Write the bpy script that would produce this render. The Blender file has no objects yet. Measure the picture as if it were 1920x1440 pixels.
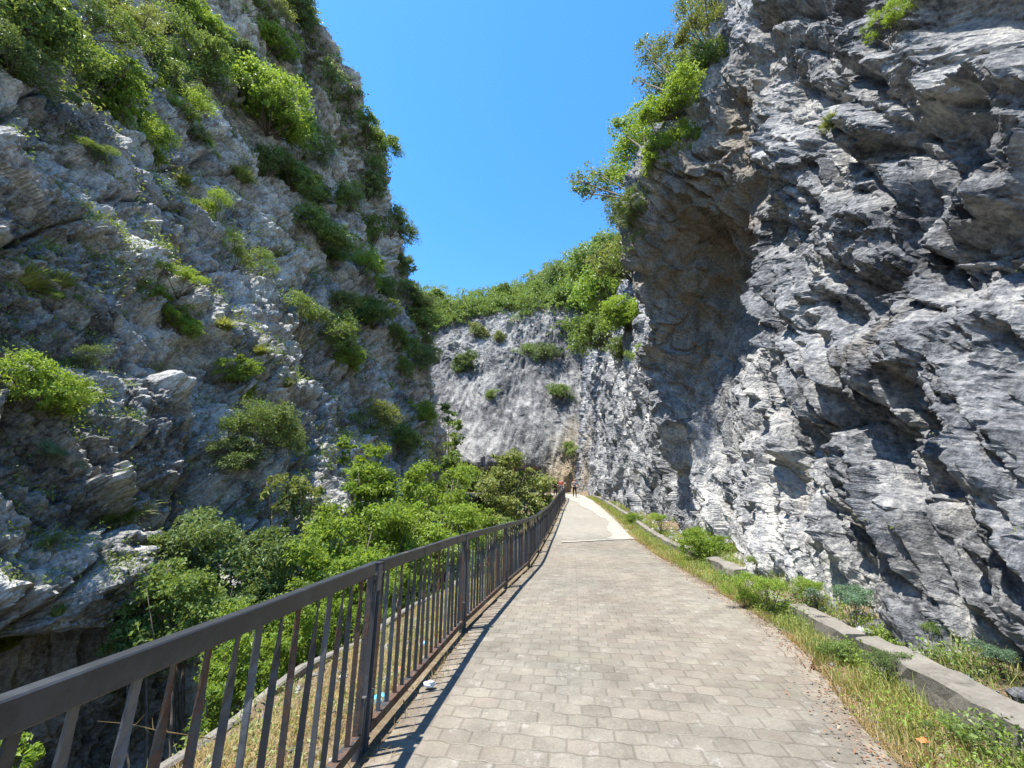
import bpy, math, random
import numpy as np
from mathutils import Vector
from mathutils.bvhtree import BVHTree

sc = bpy.context.scene
C = sc.collection
R = math.radians
# ------------------------------------------------------------------ camera, sky, sun, exposure
CAM_H, FPX, PITCH = 1.53, 740.0, R(16.56)
cam_d = bpy.data.cameras.new('camera')
cam_d.sensor_width = 36.0
cam_d.lens = 36.0 * FPX / 1920.0
cam_d.clip_start, cam_d.clip_end = 0.05, 3000
cam = bpy.data.objects.new('camera', cam_d)
C.objects.link(cam)
cam.location = (0, 0, CAM_H)
cam.rotation_euler = (R(90) + PITCH, 0, 0)
sc.camera = cam

SUN_EL = R(72.5)
SUN_H = Vector((-0.94, -0.34, 0)).normalized()          # horizontal direction towards the sun
to_sun = Vector((SUN_H.x * math.cos(SUN_EL), SUN_H.y * math.cos(SUN_EL), math.sin(SUN_EL)))
sun_d = bpy.data.lights.new('sun', 'SUN')
sun_d.energy = 3.6
sun_d.angle = R(0.53)
sun_d.color = (1.0, 0.955, 0.88)
sun = bpy.data.objects.new('sun', sun_d)
C.objects.link(sun)
sun.rotation_euler = (-to_sun).to_track_quat('-Z', 'Y').to_euler()
sun.location = (-20, 0, 80)

world = bpy.data.worlds.new('World')
sc.world = world
world.use_nodes = True
wn = world.node_tree
bg = wn.nodes['Background']
sky = wn.nodes.new('ShaderNodeTexSky')
sky.sky_type = 'NISHITA'
sky.sun_disc = False
sky.sun_elevation = SUN_EL
sky.sun_rotation = math.atan2(SUN_H.x, SUN_H.y)
sky.altitude = 600
sky.air_density = 1.0
sky.dust_density = 0.15
sky.ozone_density = 2.0
hsv = wn.nodes.new('ShaderNodeHueSaturation')
hsv.inputs['Saturation'].default_value = 1.30
hsv.inputs['Value'].default_value = 0.91
wn.links.new(sky.outputs[0], hsv.inputs['Color'])
wn.links.new(hsv.outputs[0], bg.inputs[0])
bg.inputs[1].default_value = 0.15
sc.view_settings.view_transform = 'Standard'
sc.view_settings.look = 'None'
sc.view_settings.exposure = 1.64
sc.view_settings.gamma = 1.0
sc.view_settings.use_curve_mapping = False

# ------------------------------------------------------------------ helpers
CP, SP = math.cos(PITCH), math.sin(PITCH)
def ray(px, py):
    u, v = px - 960.0, 720.0 - py
    return np.array([u, FPX * CP - v * SP, FPX * SP + v * CP])
def at(px, py, Y):
    """world point that stands at depth Y under a pixel of the photograph"""
    d = ray(px, py)
    return np.array([0, 0, CAM_H]) + d * (Y / d[1])

def u32(a): return a.astype(np.int64).astype(np.uint32)
def hsh(ix, iy, iz, seed):
    h = u32(ix) * np.uint32(374761393) + u32(iy) * np.uint32(668265263) + u32(iz) * np.uint32(2147483647 - 39916801) + np.uint32((seed * 974711 + 12345) & 0xffffffff)
    h = (h ^ (h >> np.uint32(13))) * np.uint32(1274126177)
    h = (h ^ (h >> np.uint32(16))) * np.uint32(2246822519)
    return h ^ (h >> np.uint32(15))
def f01(h, k=0):
    if k: h = (h ^ (h >> np.uint32(11))) * np.uint32(2654435761 + 2 * k * 40503 & 0xffffffff); h = h ^ (h >> np.uint32(14))
    return (h & np.uint32(0xffffff)).astype(np.float32) / np.float32(0xffffff)
def vnoise(P, seed=0):
    I = np.floor(P); F = (P - I).astype(np.float32)
    F = F * F * F * (F * (F * 6 - 15) + 10)
    out = 0
    for a in (0, 1):
        for b in (0, 1):
            for c in (0, 1):
                w = (F[:, 0] if a else 1 - F[:, 0]) * (F[:, 1] if b else 1 - F[:, 1]) * (F[:, 2] if c else 1 - F[:, 2])
                out = out + w * f01(hsh(I[:, 0] + a, I[:, 1] + b, I[:, 2] + c, seed))
    return out * 2 - 1
def fbm(P, oct=4, seed=0, gain=0.5, ridged=False):
    s, a, t = 0, 1.0, 0
    for o in range(oct):
        n = vnoise(P * (2.03 ** o) + o * 17.3, seed + o)
        if ridged: n = 1 - 2 * np.abs(n)
        s = s + a * n; t += a; a *= gain
    return s / t
def facets(P, scale, seed):
    """Worley cells: the two nearest cells' hashes, distances and offsets from their seed points"""
    Q = (P / scale).astype(np.float32)
    I = np.floor(Q)
    n = len(Q)
    d1 = np.full(n, 9e9, np.float32); d2 = d1.copy()
    h1 = np.zeros(n, np.uint32); h2 = h1.copy(); v1 = np.zeros((n, 3), np.float32); v2 = v1.copy()
    for a in (-1, 0, 1):
        for b in (-1, 0, 1):
            for c in (-1, 0, 1):
                cc = I + np.array([a, b, c], np.float32)
                h = hsh(cc[:, 0], cc[:, 1], cc[:, 2], seed)
                v = Q - cc - np.stack([f01(h, 1), f01(h, 2), f01(h, 3)], 1)
                d = (v * v).sum(1)
                m = d < d1
                m2 = ~m & (d < d2)
                d2 = np.where(m, d1, np.where(m2, d, d2)); h2 = np.where(m, h1, np.where(m2, h, h2))
                v2[m] = v1[m]; v2[m2] = v[m2]
                d1 = np.where(m, d, d1); h1 = np.where(m, h, h1); v1[m] = v[m]
    return np.sqrt(d1), np.sqrt(d2), h1, h2, v1, v2
def smooth(a, b, x):
    t = np.clip((x - a) / (b - a), 0, 1)
    return t * t * (3 - 2 * t)

def mesh_from(name, V, F, mats, attrs=None, midx=None, smooth_sh=False, face_attrs=None):
    """V Nx3; F Mx4 or Mx3 array of indices"""
    me = bpy.data.meshes.new(name)
    V = np.asarray(V, np.float32); F = np.asarray(F, np.int32)
    k = F.shape[1]
    me.vertices.add(len(V)); me.vertices.foreach_set('co', V.ravel())
    me.loops.add(F.size); me.loops.foreach_set('vertex_index', F.ravel())
    me.polygons.add(len(F))
    me.polygons.foreach_set('loop_start', np.arange(0, F.size, k, dtype=np.int32))
    me.polygons.foreach_set('loop_total', np.full(len(F), k, np.int32))
    if midx is not None: me.polygons.foreach_set('material_index', np.asarray(midx, np.int32))
    me.polygons.foreach_set('use_smooth', np.full(len(F), bool(smooth_sh)))
    for n, a in (attrs or {}).items():
        at_ = me.attributes.new(n, 'FLOAT', 'POINT'); at_.data.foreach_set('value', np.asarray(a, np.float32))
    for n, a in (face_attrs or {}).items():
        at_ = me.attributes.new(n, 'FLOAT', 'FACE'); at_.data.foreach_set('value', np.asarray(a, np.float32))
    me.update(calc_edges=True)
    for m in (mats if isinstance(mats, (list, tuple)) else [mats]): me.materials.append(m)
    return me
def link(name, me, parent=None, loc=None):
    o = bpy.data.objects.new(name, me)
    C.objects.link(o)
    if parent is not None: o.parent = parent
    if loc is not None: o.location = loc
    return o
def tag(o, label=None, cat=None, group=None, kind=None):
    if label: o['label'] = label
    if cat: o['category'] = cat
    if group: o['group'] = group
    if kind: o['kind'] = kind
    return o
def empty(name, loc, label, cat, group=None):
    o = bpy.data.objects.new(name, None)
    C.objects.link(o)
    o.location = loc
    o.empty_display_size = 0.2
    return tag(o, label, cat, group)

class MB:
    """small mesh builder: boxes, tubes, strips joined into one mesh"""
    def __init__(s): s.v, s.f, s.m = [], [], []
    def add(s, V, F, mi=0):
        b = len(s.v)
        s.v += [tuple(map(float, p)) for p in V]
        s.f += [tuple(i + b for i in f) for f in F]
        s.m += [mi] * len(F)
    def prism(s, A, B, w, h, up=(0, 0, 1), mi=0, bev=0.0):
        """beam from A to B, w wide sideways and h tall, chamfered edges"""
        A, B, up = Vector(A), Vector(B), Vector(up)
        d = (B - A).normalized(); side = d.cross(up).normalized(); u = side.cross(d)
        b = bev
        if b:
            sec = [(-w/2 + b, -h/2), (w/2 - b, -h/2), (w/2, -h/2 + b), (w/2, h/2 - b), (w/2 - b, h/2), (-w/2 + b, h/2), (-w/2, h/2 - b), (-w/2, -h/2 + b)]
        else:
            sec = [(-w/2, -h/2), (w/2, -h/2), (w/2, h/2), (-w/2, h/2)]
        n = len(sec)
        V = [P + side * a + u * c for P in (A, B) for a, c in sec]
        F = [(i, (i + 1) % n, n + (i + 1) % n, n + i) for i in range(n)] + [tuple(range(n))[::-1], tuple(range(n, 2 * n))]
        s.add(V, F, mi)
    def tube(s, pts, rad, n=6, mi=0):
        pts = [Vector(p) for p in pts]
        V, F = [], []
        for i, p in enumerate(pts):
            d = (pts[min(i + 1, len(pts) - 1)] - pts[max(i - 1, 0)])
            d = d.normalized() if d.length > 1e-6 else Vector((0, 0, 1))
            a = d.cross(Vector((0.3, 1, 0.2))).normalized(); b = d.cross(a)
            r = rad[i] if isinstance(rad, (list, tuple)) else rad
            V += [p + (a * math.cos(6.2832 * k / n) + b * math.sin(6.2832 * k / n)) * r for k in range(n)]
        for i in range(len(pts) - 1):
            F += [(i * n + k, i * n + (k + 1) % n, (i + 1) * n + (k + 1) % n, (i + 1) * n + k) for k in range(n)]
        F += [tuple(range(n))[::-1], tuple(range((len(pts) - 1) * n, len(pts) * n))]
        s.add(V, F, mi)
    def mesh(s, name, mats, smooth_sh=False):
        me = bpy.data.meshes.new(name)
        me.from_pydata(s.v, [], s.f)
        for m in (mats if isinstance(mats, (list, tuple)) else [mats]): me.materials.append(m)
        me.polygons.foreach_set('material_index', s.m)
        me.polygons.foreach_set('use_smooth', [smooth_sh] * len(s.f))
        me.update()
        return me

# ------------------------------------------------------------------ shader helpers
class S:
    """socket with arithmetic, so node maths reads like maths"""
    def __init__(s, nt, sock): s.nt, s.s = nt, sock
    def _m(s, op, *a):
        n = s.nt.nodes.new('ShaderNodeMath'); n.operation = op
        for i, x in enumerate((s,) + a):
            if isinstance(x, S): s.nt.links.new(x.s, n.inputs[i])
            else: n.inputs[i].default_value = x
        return S(s.nt, n.outputs[0])
    def __add__(s, o): return s._m('ADD', o)
    def __radd__(s, o): return s._m('ADD', o)
    def __sub__(s, o): return s._m('SUBTRACT', o)
    def __rsub__(s, o): return (s * -1) + o
    def __mul__(s, o): return s._m('MULTIPLY', o)
    def __rmul__(s, o): return s._m('MULTIPLY', o)
    def abs(s): return s._m('ABSOLUTE')
    def floor(s): return s._m('FLOOR')
    def frac(s): return s._m('FRACT')
    def round(s): return s._m('ROUND')
    def gt(s, o): return s._m('GREATER_THAN', o)
    def min(s, o): return s._m('MINIMUM', o)
    def max(s, o): return s._m('MAXIMUM', o)
    def clamp(s): return s._m('MAXIMUM', 0.0)._m('MINIMUM', 1.0)
    def ss(s, a, b):
        n = s.nt.nodes.new('ShaderNodeMapRange'); n.interpolation_type = 'SMOOTHSTEP'
        s.nt.links.new(s.s, n.inputs[0])
        if a < b: n.inputs[1].default_value, n.inputs[2].default_value = a, b
        else:
            n.inputs[1].default_value, n.inputs[2].default_value = b, a
            n.inputs[3].default_value, n.inputs[4].default_value = 1, 0
        return S(s.nt, n.outputs[0])
class Mat:
    def __init__(s, name, rough=0.9, spec=0.3):
        s.m = bpy.data.materials.new(name); s.m.use_nodes = True
        s.nt = s.m.node_tree; s.b = s.nt.nodes['Principled BSDF']
        s.b.inputs['Roughness'].default_value = rough
        s.b.inputs['Specular IOR Level'].default_value = spec
        g = s.nt.nodes.new('ShaderNodeNewGeometry'); s.pos = g.outputs['Position']
        tc = s.nt.nodes.new('ShaderNodeTexCoord'); s.obj = tc.outputs['Object']
    def vec(s, x=1, y=1, z=1, src=None, loc=(0, 0, 0), rot=(0, 0, 0)):
        n = s.nt.nodes.new('ShaderNodeMapping'); n.inputs['Scale'].default_value = (x, y, z)
        n.inputs['Location'].default_value = loc; n.inputs['Rotation'].default_value = rot
        s.nt.links.new(src or s.pos, n.inputs[0]); return n.outputs[0]
    def noise(s, scale, detail=4, rough=0.55, vec=None, dist=0.0):
        n = s.nt.nodes.new('ShaderNodeTexNoise'); n.inputs['Scale'].default_value = scale
        n.inputs['Detail'].default_value = detail; n.inputs['Roughness'].default_value = rough
        n.inputs['Distortion'].default_value = dist
        s.nt.links.new(vec or s.pos, n.inputs['Vector']); return S(s.nt, n.outputs[0])
    def voro(s, scale, feature='DISTANCE_TO_EDGE', vec=None, out=0):
        n = s.nt.nodes.new('ShaderNodeTexVoronoi'); n.feature = feature; n.inputs['Scale'].default_value = scale
        s.nt.links.new(vec or s.pos, n.inputs['Vector']); return S(s.nt, n.outputs[out])
    def attr(s, name):
        n = s.nt.nodes.new('ShaderNodeAttribute'); n.attribute_name = name; return S(s.nt, n.outputs['Fac'])
    def xyz(s, v=None):
        n = s.nt.nodes.new('ShaderNodeSeparateXYZ'); s.nt.links.new(v or s.pos, n.inputs[0])
        return [S(s.nt, o) for o in n.outputs]
    def white(s, a, b):
        c = s.nt.nodes.new('ShaderNodeCombineXYZ'); s.nt.links.new(a.s, c.inputs[0]); s.nt.links.new(b.s, c.inputs[1])
        n = s.nt.nodes.new('ShaderNodeTexWhiteNoise'); s.nt.links.new(c.outputs[0], n.inputs['Vector']); return S(s.nt, n.outputs['Value'])
    def mix(s, fac, a, b, mode='MIX'):
        n = s.nt.nodes.new('ShaderNodeMix'); n.data_type = 'RGBA'; n.blend_type = mode
        if isinstance(fac, S): s.nt.links.new(fac.s, n.inputs[0])
        else: n.inputs[0].default_value = fac
        for i, x in ((6, a), (7, b)):
            if isinstance(x, tuple): n.inputs[i].default_value = (*x, 1)
            else: s.nt.links.new(x, n.inputs[i])
        return n.outputs[2]
    def ramp(s, fac, stops):
        n = s.nt.nodes.new('ShaderNodeValToRGB'); e = n.color_ramp.elements
        while len(e) < len(stops): e.new(0.5)
        for el, (p, c) in zip(e, stops): el.position = p; el.color = (*c, 1)
        s.nt.links.new(fac.s, n.inputs[0]); return n.outputs[0]
    def bump(s, h, strength, dist, prev=None):
        n = s.nt.nodes.new('ShaderNodeBump'); n.inputs['Strength'].default_value = strength
        n.inputs['Distance'].default_value = dist
        s.nt.links.new(h.s, n.inputs['Height'])
        if prev is not None: s.nt.links.new(prev, n.inputs['Normal'])
        return n.outputs[0]
    def done(s, col, nrm=None):
        if isinstance(col, tuple): s.b.inputs['Base Color'].default_value = (*col, 1)
        else: s.nt.links.new(col, s.b.inputs['Base Color'])
        if nrm is not None: s.nt.links.new(nrm, s.b.inputs['Normal'])
        return s.m

def rock_material(name, dark, mid, light, warm, ks=1.0, streak=0.5, lichen=0.0, streakrot=(0, 0, 0)):
    m = Mat(name, 0.88, 0.25)
    fac = m.attr('facet')
    och = m.attr('ochre')
    big = m.noise(0.28 * ks, 4, 0.6)
    midn = m.noise(1.9 * ks, 8, 0.72)
    fine = m.noise(11 * ks, 6, 0.7)
    st = m.noise(1.0, 6, 0.65, vec=m.vec(2.2 * ks, 2.2 * ks, 0.16 * ks, rot=streakrot))
    t = (big - 0.5) * 0.9 + (midn - 0.5) * 1.15 + (fine - 0.5) * 1.2 + (st - 0.5) * streak * 2 + (fac - 0.5) * 0.34 + 0.5
    col = m.ramp(t.clamp(), [(0.12, dark), (0.46, mid), (0.86, light)])
    # warm, unweathered limestone where the face has broken or water keeps off
    wn_ = m.noise(0.8 * ks, 5, 0.6, vec=m.vec(1.3, 1.3, 0.28))
    wfac = (och * 1.25 - 0.35 + (wn_ - 0.5) * 1.6).clamp() * (och.gt(0.02))
    col = m.mix(wfac * 0.85, col, m.mix(fine.ss(0.35, 0.65), tuple(c * 0.55 for c in warm), warm))
    # dark seepage stains running down
    sd = st.ss(0.60, 0.74) * midn.ss(0.42, 0.60)
    col = m.mix(sd * 0.6, col, tuple(c * 0.45 for c in dark))
    # pale calcite / lichen flecks
    if lichen:
        lf = m.noise(7 * ks, 5, 0.75).ss(0.56, 0.66) * m.noise(0.7 * ks, 4).ss(0.42, 0.6)
        col = m.mix(lf * lichen, col, (0.50, 0.49, 0.46))
    cr = m.voro(2.3 * ks, vec=None)
    cr2 = m.voro(9 * ks, 'F1')
    h1 = (m.noise(5 * ks, 8, 0.74)) + m.noise(24 * ks, 4, 0.65) * 0.3 + cr.ss(0.0, 0.05) * 0.10 + cr2 * 0.25
    n1 = m.bump(h1, 0.9, 0.10 / ks)
    return m.done(col, n1)

ROCK_R = rock_material('limestone_blue_grey', (0.05, 0.053, 0.06), (0.235, 0.238, 0.245), (0.58, 0.56, 0.52), (0.27, 0.22, 0.155), 1.4, 0.14, 0.45)
ROCK_L = rock_material('limestone_weathered', (0.055, 0.057, 0.053), (0.27, 0.263, 0.243), (0.64, 0.62, 0.57), (0.22, 0.20, 0.15), 1.1, 0.25, 0.85)
ROCK_C = rock_material('limestone_pale_slab', (0.045, 0.045, 0.047), (0.14, 0.138, 0.134), (0.33, 0.32, 0.295), (0.42, 0.33, 0.20), 0.5, 0.85, 0.45, (0, R(-14), 0))

def soil_material():
    m = Mat('soil', 0.95, 0.1)
    t = m.noise(1.3, 6, 0.6); f = m.noise(16, 5, 0.7)
    col = m.ramp((t * 0.5 + f * 0.5), [(0.3, (0.07, 0.05, 0.032)), (0.5, (0.17, 0.13, 0.085)), (0.7, (0.32, 0.27, 0.19))])
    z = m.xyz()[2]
    col = m.mix((z + t * 1.5).ss(-1.4, -3.6) * 0.9, col, (0.018, 0.017, 0.014))  # gorge bottom blackened with depth: shade of the hollow painted into the soil colour
    return m.done(col, m.bump(f + m.noise(50, 3) * 0.4, 0.9, 0.04))
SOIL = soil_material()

def paver_material():
    m = Mat('interlocking_pavers', 0.85, 0.25)
    v = m.vec(1, 1, 1, rot=(0, 0, R(8.5)))
    x, y, z = m.xyz(v)
    wob = m.noise(1.1, 2)
    L, H, A = 0.2145, 0.163, 0.042
    u = x * (1 / L) + (wob - 0.5) * 0.10
    w = y * (1 / H) + (m.noise(0.7, 2) - 0.5) * 0.16
    n = w.round()
    def trap(ph):
        t = ((ph.frac() - 0.5).abs() * 4 - 1)          # triangle -1..1
        return (t * 3.2).max(-1.0).min(1.0)
    sgn = trap(u + n * 0.5)
    bd = w - n - sgn * A
    row = n - 1 + bd.gt(0.0)
    ur = u + row * 0.5
    jd = (0.5 - (ur.frac() - 0.5).abs()) * L             # metres to the end joint
    rd = bd.abs() * H
    jitter = m.noise(30, 3) * 0.006
    e = jd.min(rd * 1.35) - jitter + 0.001
    joint = e.ss(0.0042, 0.001)
    rnd = m.white(ur.floor(), row)
    rnd2 = m.white(row, ur.floor() + 7.3)
    big = m.noise(0.45, 4, 0.6); mid = m.noise(3.5, 5, 0.65); fine = m.noise(60, 4, 0.7); grit = m.noise(190, 2, 0.6)
    t = (rnd - 0.5) * 0.16 + (big - 0.5) * 0.75 + (mid - 0.5) * 0.75 + (fine - 0.5) * 0.7 + (grit - 0.5) * 0.5 + 0.5
    col = m.ramp(t.clamp(), [(0.15, (0.12, 0.108, 0.093)), (0.5, (0.205, 0.190, 0.166)), (0.85, (0.305, 0.285, 0.25))])
    col = m.mix(m.noise(0.33, 3).ss(0.35, 0.65), m.mix(1.0, col, (0.91, 0.865, 0.80), 'MULTIPLY'), m.mix(1.0, col, (0.86, 0.865, 0.815), 'MULTIPLY'))
    col = m.mix(rnd2.ss(0.6, 0.95) * 0.2, col, (0.21, 0.165, 0.13))
    # green-brown moss tint and white lime smears
    col = m.mix(m.noise(1.2, 4).ss(0.55, 0.72) * 0.22, col, (0.24, 0.245, 0.16))
    col = m.mix(m.noise(4.6, 8, 0.78).ss(0.56, 0.66) * 0.5, col, (0.36, 0.345, 0.31))
    # joints: mostly pale sand, in places open and dark
    jn = m.noise(2.2, 3).ss(0.46, 0.60)
    jcol = m.mix(jn, (0.085, 0.068, 0.05), (0.28, 0.25, 0.20))
    end = (jd - rd).gt(0.0)
    jcol2 = m.mix(end, (0.10, 0.08, 0.058), jcol)
    col = m.mix(joint * (end * 0.28 + 0.30), col, jcol2)
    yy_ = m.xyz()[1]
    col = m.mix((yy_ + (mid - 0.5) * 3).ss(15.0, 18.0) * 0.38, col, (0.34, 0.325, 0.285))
    edge = m.attr('edge')                                # washed-in earth along both margins
    dirt = (edge * 1.4 - 0.35 + (mid - 0.5) * 1.8 + (fine - 0.5) * 0.6).clamp()
    col = m.mix(dirt * 0.8, col, m.mix(mid.ss(0.4, 0.6), (0.13, 0.095, 0.068), (0.235, 0.20, 0.15)))
    prof = e.ss(0.0, 0.016)
    nb = m.bump(prof + (rnd - 0.5) * 0.15 + fine * 0.12 + grit * 0.08, 0.75, 0.009)
    nb = m.bump(m.noise(0.9, 3), 0.35, 0.05, nb)
    return m.done(col, nb)
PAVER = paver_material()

def concrete_material(name, a, b, k=1.0):
    m = Mat(name, 0.9, 0.2)
    t = m.noise(1.4 * k, 6, 0.65); f = m.noise(22 * k, 5, 0.7)
    col = m.ramp(t * 0.6 + f * 0.4, [(0.3, a), (0.7, b)])
    col = m.mix(m.noise(4 * k, 5, 0.7).ss(0.58, 0.68) * 0.5, col, tuple(c * 0.45 for c in a))
    return m.done(col, m.bump(f + m.noise(80, 3) * 0.4, 0.7, 0.012))
CONC = concrete_material('weathered_concrete', (0.10, 0.093, 0.08), (0.27, 0.25, 0.215))
CONC_PALE = concrete_material('pale_concrete_screed', (0.27, 0.255, 0.22), (0.34, 0.325, 0.285), 0.7)

def metal_material(name, paint, rust, amount):
    m = Mat(name, 0.55, 0.5)
    n = m.noise(9, 6, 0.7, vec=m.vec(1, 1, 0.45)); f = m.noise(60, 4, 0.7)
    per = m.attr('rusty')
    rf = (n + (f - 0.5) * 0.35 + per * 0.35).ss(0.70 - amount, 0.78 - amount)
    col = m.mix(f, tuple(c * 0.75 for c in paint), tuple(c * 1.3 for c in paint))
    col = m.mix(m.noise(6, 6, 0.7).ss(0.52, 0.62) * 0.6, col, tuple(c * 1.9 for c in paint))
    col = m.mix(rf, col, m.mix(f.ss(0.35, 0.65), tuple(c * 0.55 for c in rust), rust))
    r = m.nt.nodes.new('ShaderNodeMapRange'); m.nt.links.new(rf.s, r.inputs[0]); r.inputs[3].default_value = 0.46; r.inputs[4].default_value = 0.92
    m.nt.links.new(r.outputs[0], m.b.inputs['Roughness'])
    return m.done(col, m.bump(f + rf * 0.8, 0.5, 0.002))
MET = metal_material('dark_painted_steel', (0.024, 0.027, 0.031), (0.08, 0.07, 0.05), 0.03)
MET_R = metal_material('rusting_steel', (0.042, 0.043, 0.045), (0.12, 0.065, 0.042), 0.07)
MET_P = metal_material('grey_painted_steel', (0.07, 0.075, 0.082), (0.14, 0.08, 0.05), 0.03)

def leaf_material(name, a, b, trans=0.38, c=None):
    m = Mat(name, 0.5, 0.35)
    t = m.attr('tone')
    info = m.nt.nodes.new('ShaderNodeObjectInfo'); rnd = S(m.nt, info.outputs['Random'])
    tt = (t * 0.8 + rnd * 0.35 - 0.08).clamp()
    col = m.ramp(tt, [(0.0, a), (0.75, b), (1.0, c or tuple(x * 1.25 for x in b))])
    out = m.nt.nodes['Material Output']
    m.nt.links.new(col, m.b.inputs['Base Color'])
    tr = m.nt.nodes.new('ShaderNodeBsdfTranslucent')
    tcol = m.mix(0.5, col, (b[0] * 1.5, b[1] * 1.35, b[2] * 0.4))
    m.nt.links.new(tcol, tr.inputs[0])
    mx = m.nt.nodes.new('ShaderNodeMixShader'); mx.inputs[0].default_value = trans
    m.nt.links.new(m.b.outputs[0], mx.inputs[1]); m.nt.links.new(tr.outputs[0], mx.inputs[2])
    m.nt.links.new(mx.outputs[0], out.inputs[0])
    return m.m
LEAF = {
    'bright': leaf_material('leaf_bright', (0.10, 0.16, 0.03), (0.27, 0.39, 0.065), 0.46, (0.34, 0.42, 0.11)),
    'mid':    leaf_material('leaf_mid', (0.065, 0.11, 0.03), (0.21, 0.30, 0.08), 0.38, (0.36, 0.41, 0.16)),
    'dark':   leaf_material('leaf_dark', (0.055, 0.09, 0.03), (0.18, 0.25, 0.085), 0.34, (0.22, 0.28, 0.12)),
    'olive':  leaf_material('leaf_olive', (0.10, 0.12, 0.04), (0.27, 0.32, 0.10), 0.36, (0.38, 0.39, 0.17)),
    'grass':  leaf_material('grass_green', (0.11, 0.14, 0.04), (0.28, 0.32, 0.08), 0.38, (0.42, 0.40, 0.17)),
    'dry':    leaf_material('grass_dry', (0.20, 0.14, 0.06), (0.44, 0.34, 0.15), 0.30, (0.30, 0.36, 0.10)),
    'blue':   leaf_material('leaf_bluish', (0.06, 0.11, 0.06), (0.17, 0.27, 0.17), 0.30),
}
def bark_material():
    m = Mat('bark', 0.9, 0.2)
    f = m.noise(20, 5, 0.7, vec=m.vec(1, 1, 0.3))
    return m.done(m.ramp(f, [(0.3, (0.05, 0.038, 0.028)), (0.7, (0.20, 0.17, 0.14))]), m.bump(f, 0.7, 0.01))
BARK = bark_material()

# ------------------------------------------------------------------ ground plan
def curve(pts):
    a = np.array(pts, float)
    t = np.array([(a[min(i + 1, len(a) - 1), 1] - a[max(i - 1, 0), 1]) / (a[min(i + 1, len(a) - 1), 0] - a[max(i - 1, 0), 0]) for i in range(len(a))])
    def f(x):
        x = np.clip(np.asarray(x, float), a[0, 0], a[-1, 0])
        i = np.clip(np.searchsorted(a[:, 0], x) - 1, 0, len(a) - 2)
        h = a[i + 1, 0] - a[i, 0]; s = (x - a[i, 0]) / h
        return (2*s**3 - 3*s**2 + 1) * a[i, 1] + (s**3 - 2*s**2 + s) * h * t[i] + (-2*s**3 + 3*s**2) * a[i + 1, 1] + (s**3 - s**2) * h * t[i + 1]
    return f
XF = curve([(-12, -2.0), (.6, -1.17), (3.1, -.976), (5.6, -.62), (8.1, -.12), (10.5, .39), (13, .78), (15.5, 1.16), (18, 1.56), (28, 3.23), (38, 4.9), (43, 4.6), (48, 1.0), (56, -8)])
XR = curve([(-12, 0.6), (-2, 1.6), (2.9, 2.46), (5.2, 3.32), (8.2, 3.82), (15.5, 4.72), (22, 5.64), (30, 6.5), (36, 7.05), (42, 7.3), (60, 7.5)])
GZ = curve([(-12, -.02), (8, 0), (11, 0), (13, .03), (15.5, .12), (18, .21), (23, .58), (28, 1.0), (38, 1.78), (45, 2.25), (60, 2.8)])
XW = curve([(-12, 1.9), (-2, 2.5), (2.9, 3.09), (4.5, 3.45), (7.3, 4.1), (10.3, 4.68), (15.5, 5.35), (22, 6.3), (30, 7.1), (38, 7.75), (60, 8.2)])   # face of the low wall
def ground_z(x, y):
    x, y = np.asarray(x, float), np.asarray(y, float)
    xf, xr, g, xw = XF(y), XR(y), GZ(y), XW(y)
    dl = xf - 0.05 - x
    P = np.stack([x * 1.0, y * 1.0, 0 * x], -1).reshape(-1, 3)
    nz = (fbm(P * 1.3, 4, 91)).reshape(x.shape)
    z = g - 0.02 + 0 * x
    lip = 1.75 + 0.25 * nz
    z = np.where(dl > 0, g - 0.02 - 0.26 * np.minimum(dl, lip) + 0.07 * nz * np.clip(dl * 2, 0, 1), z)
    dd = np.clip(dl - lip, 0, None)
    z = z - np.where(dl > lip, 1.4 * smooth(0, 0.5, dd) + 4.2 * smooth(0.3, 4.2, dd) + 0.4 * nz, 0)
    far = smooth(36, 52, y)
    z = np.where((dl > lip), z * (1 - far) + (g - 3.5) * far, z)
    dr = x - xr
    z = np.where(dr > 0, g - 0.02 + 0.05 * np.clip(dr, 0, 1) + 0.03 * nz * np.clip(dr * 3, 0, 1), z)
    dw = x - xw - 0.25
    z = np.where(dw > 0, g + 0.17 + 0.25 * np.clip(dw, 0, 3) + 0.06 * nz, z)
    return z

# one ground sheet, out past everything
gx = np.concatenate([-np.geomspace(400, 12, 14), np.arange(-11.6, 9.6, 0.13), np.geomspace(10, 400, 14)])
gy = np.concatenate([-np.geomspace(400, 6, 12), np.arange(-5.6, 20, 0.13), np.arange(20.3, 62, 0.4), np.geomspace(64, 900, 14)])
GX, GY = np.meshgrid(gx, gy)
GZv = ground_z(GX, GY)
GZv = np.where(np.abs(GX) > 11, np.minimum(GZv, -2.0), GZv)
GZv = np.where(GY < -6, np.minimum(GZv, -0.6), GZv)
nx_, ny_ = len(gx), len(gy)
idx = np.arange(nx_ * ny_).reshape(ny_, nx_)
gF = np.stack([idx[:-1, :-1], idx[:-1, 1:], idx[1:, 1:], idx[1:, :-1]], -1).reshape(-1, 4)
# the paved strip is a sheet just above; the ground dips a little beneath it
under = ((GX > XF(GY) + 0.22) & (GX < XR(GY) - 0.12) & (GY < 50))
GZv = np.where(under, GZv - 0.06, GZv)
link('ground', mesh_from('ground', np.stack([GX, GY, GZv], -1).reshape(-1, 3), gF, SOIL, smooth_sh=True))['kind'] = 'structure'

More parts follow.
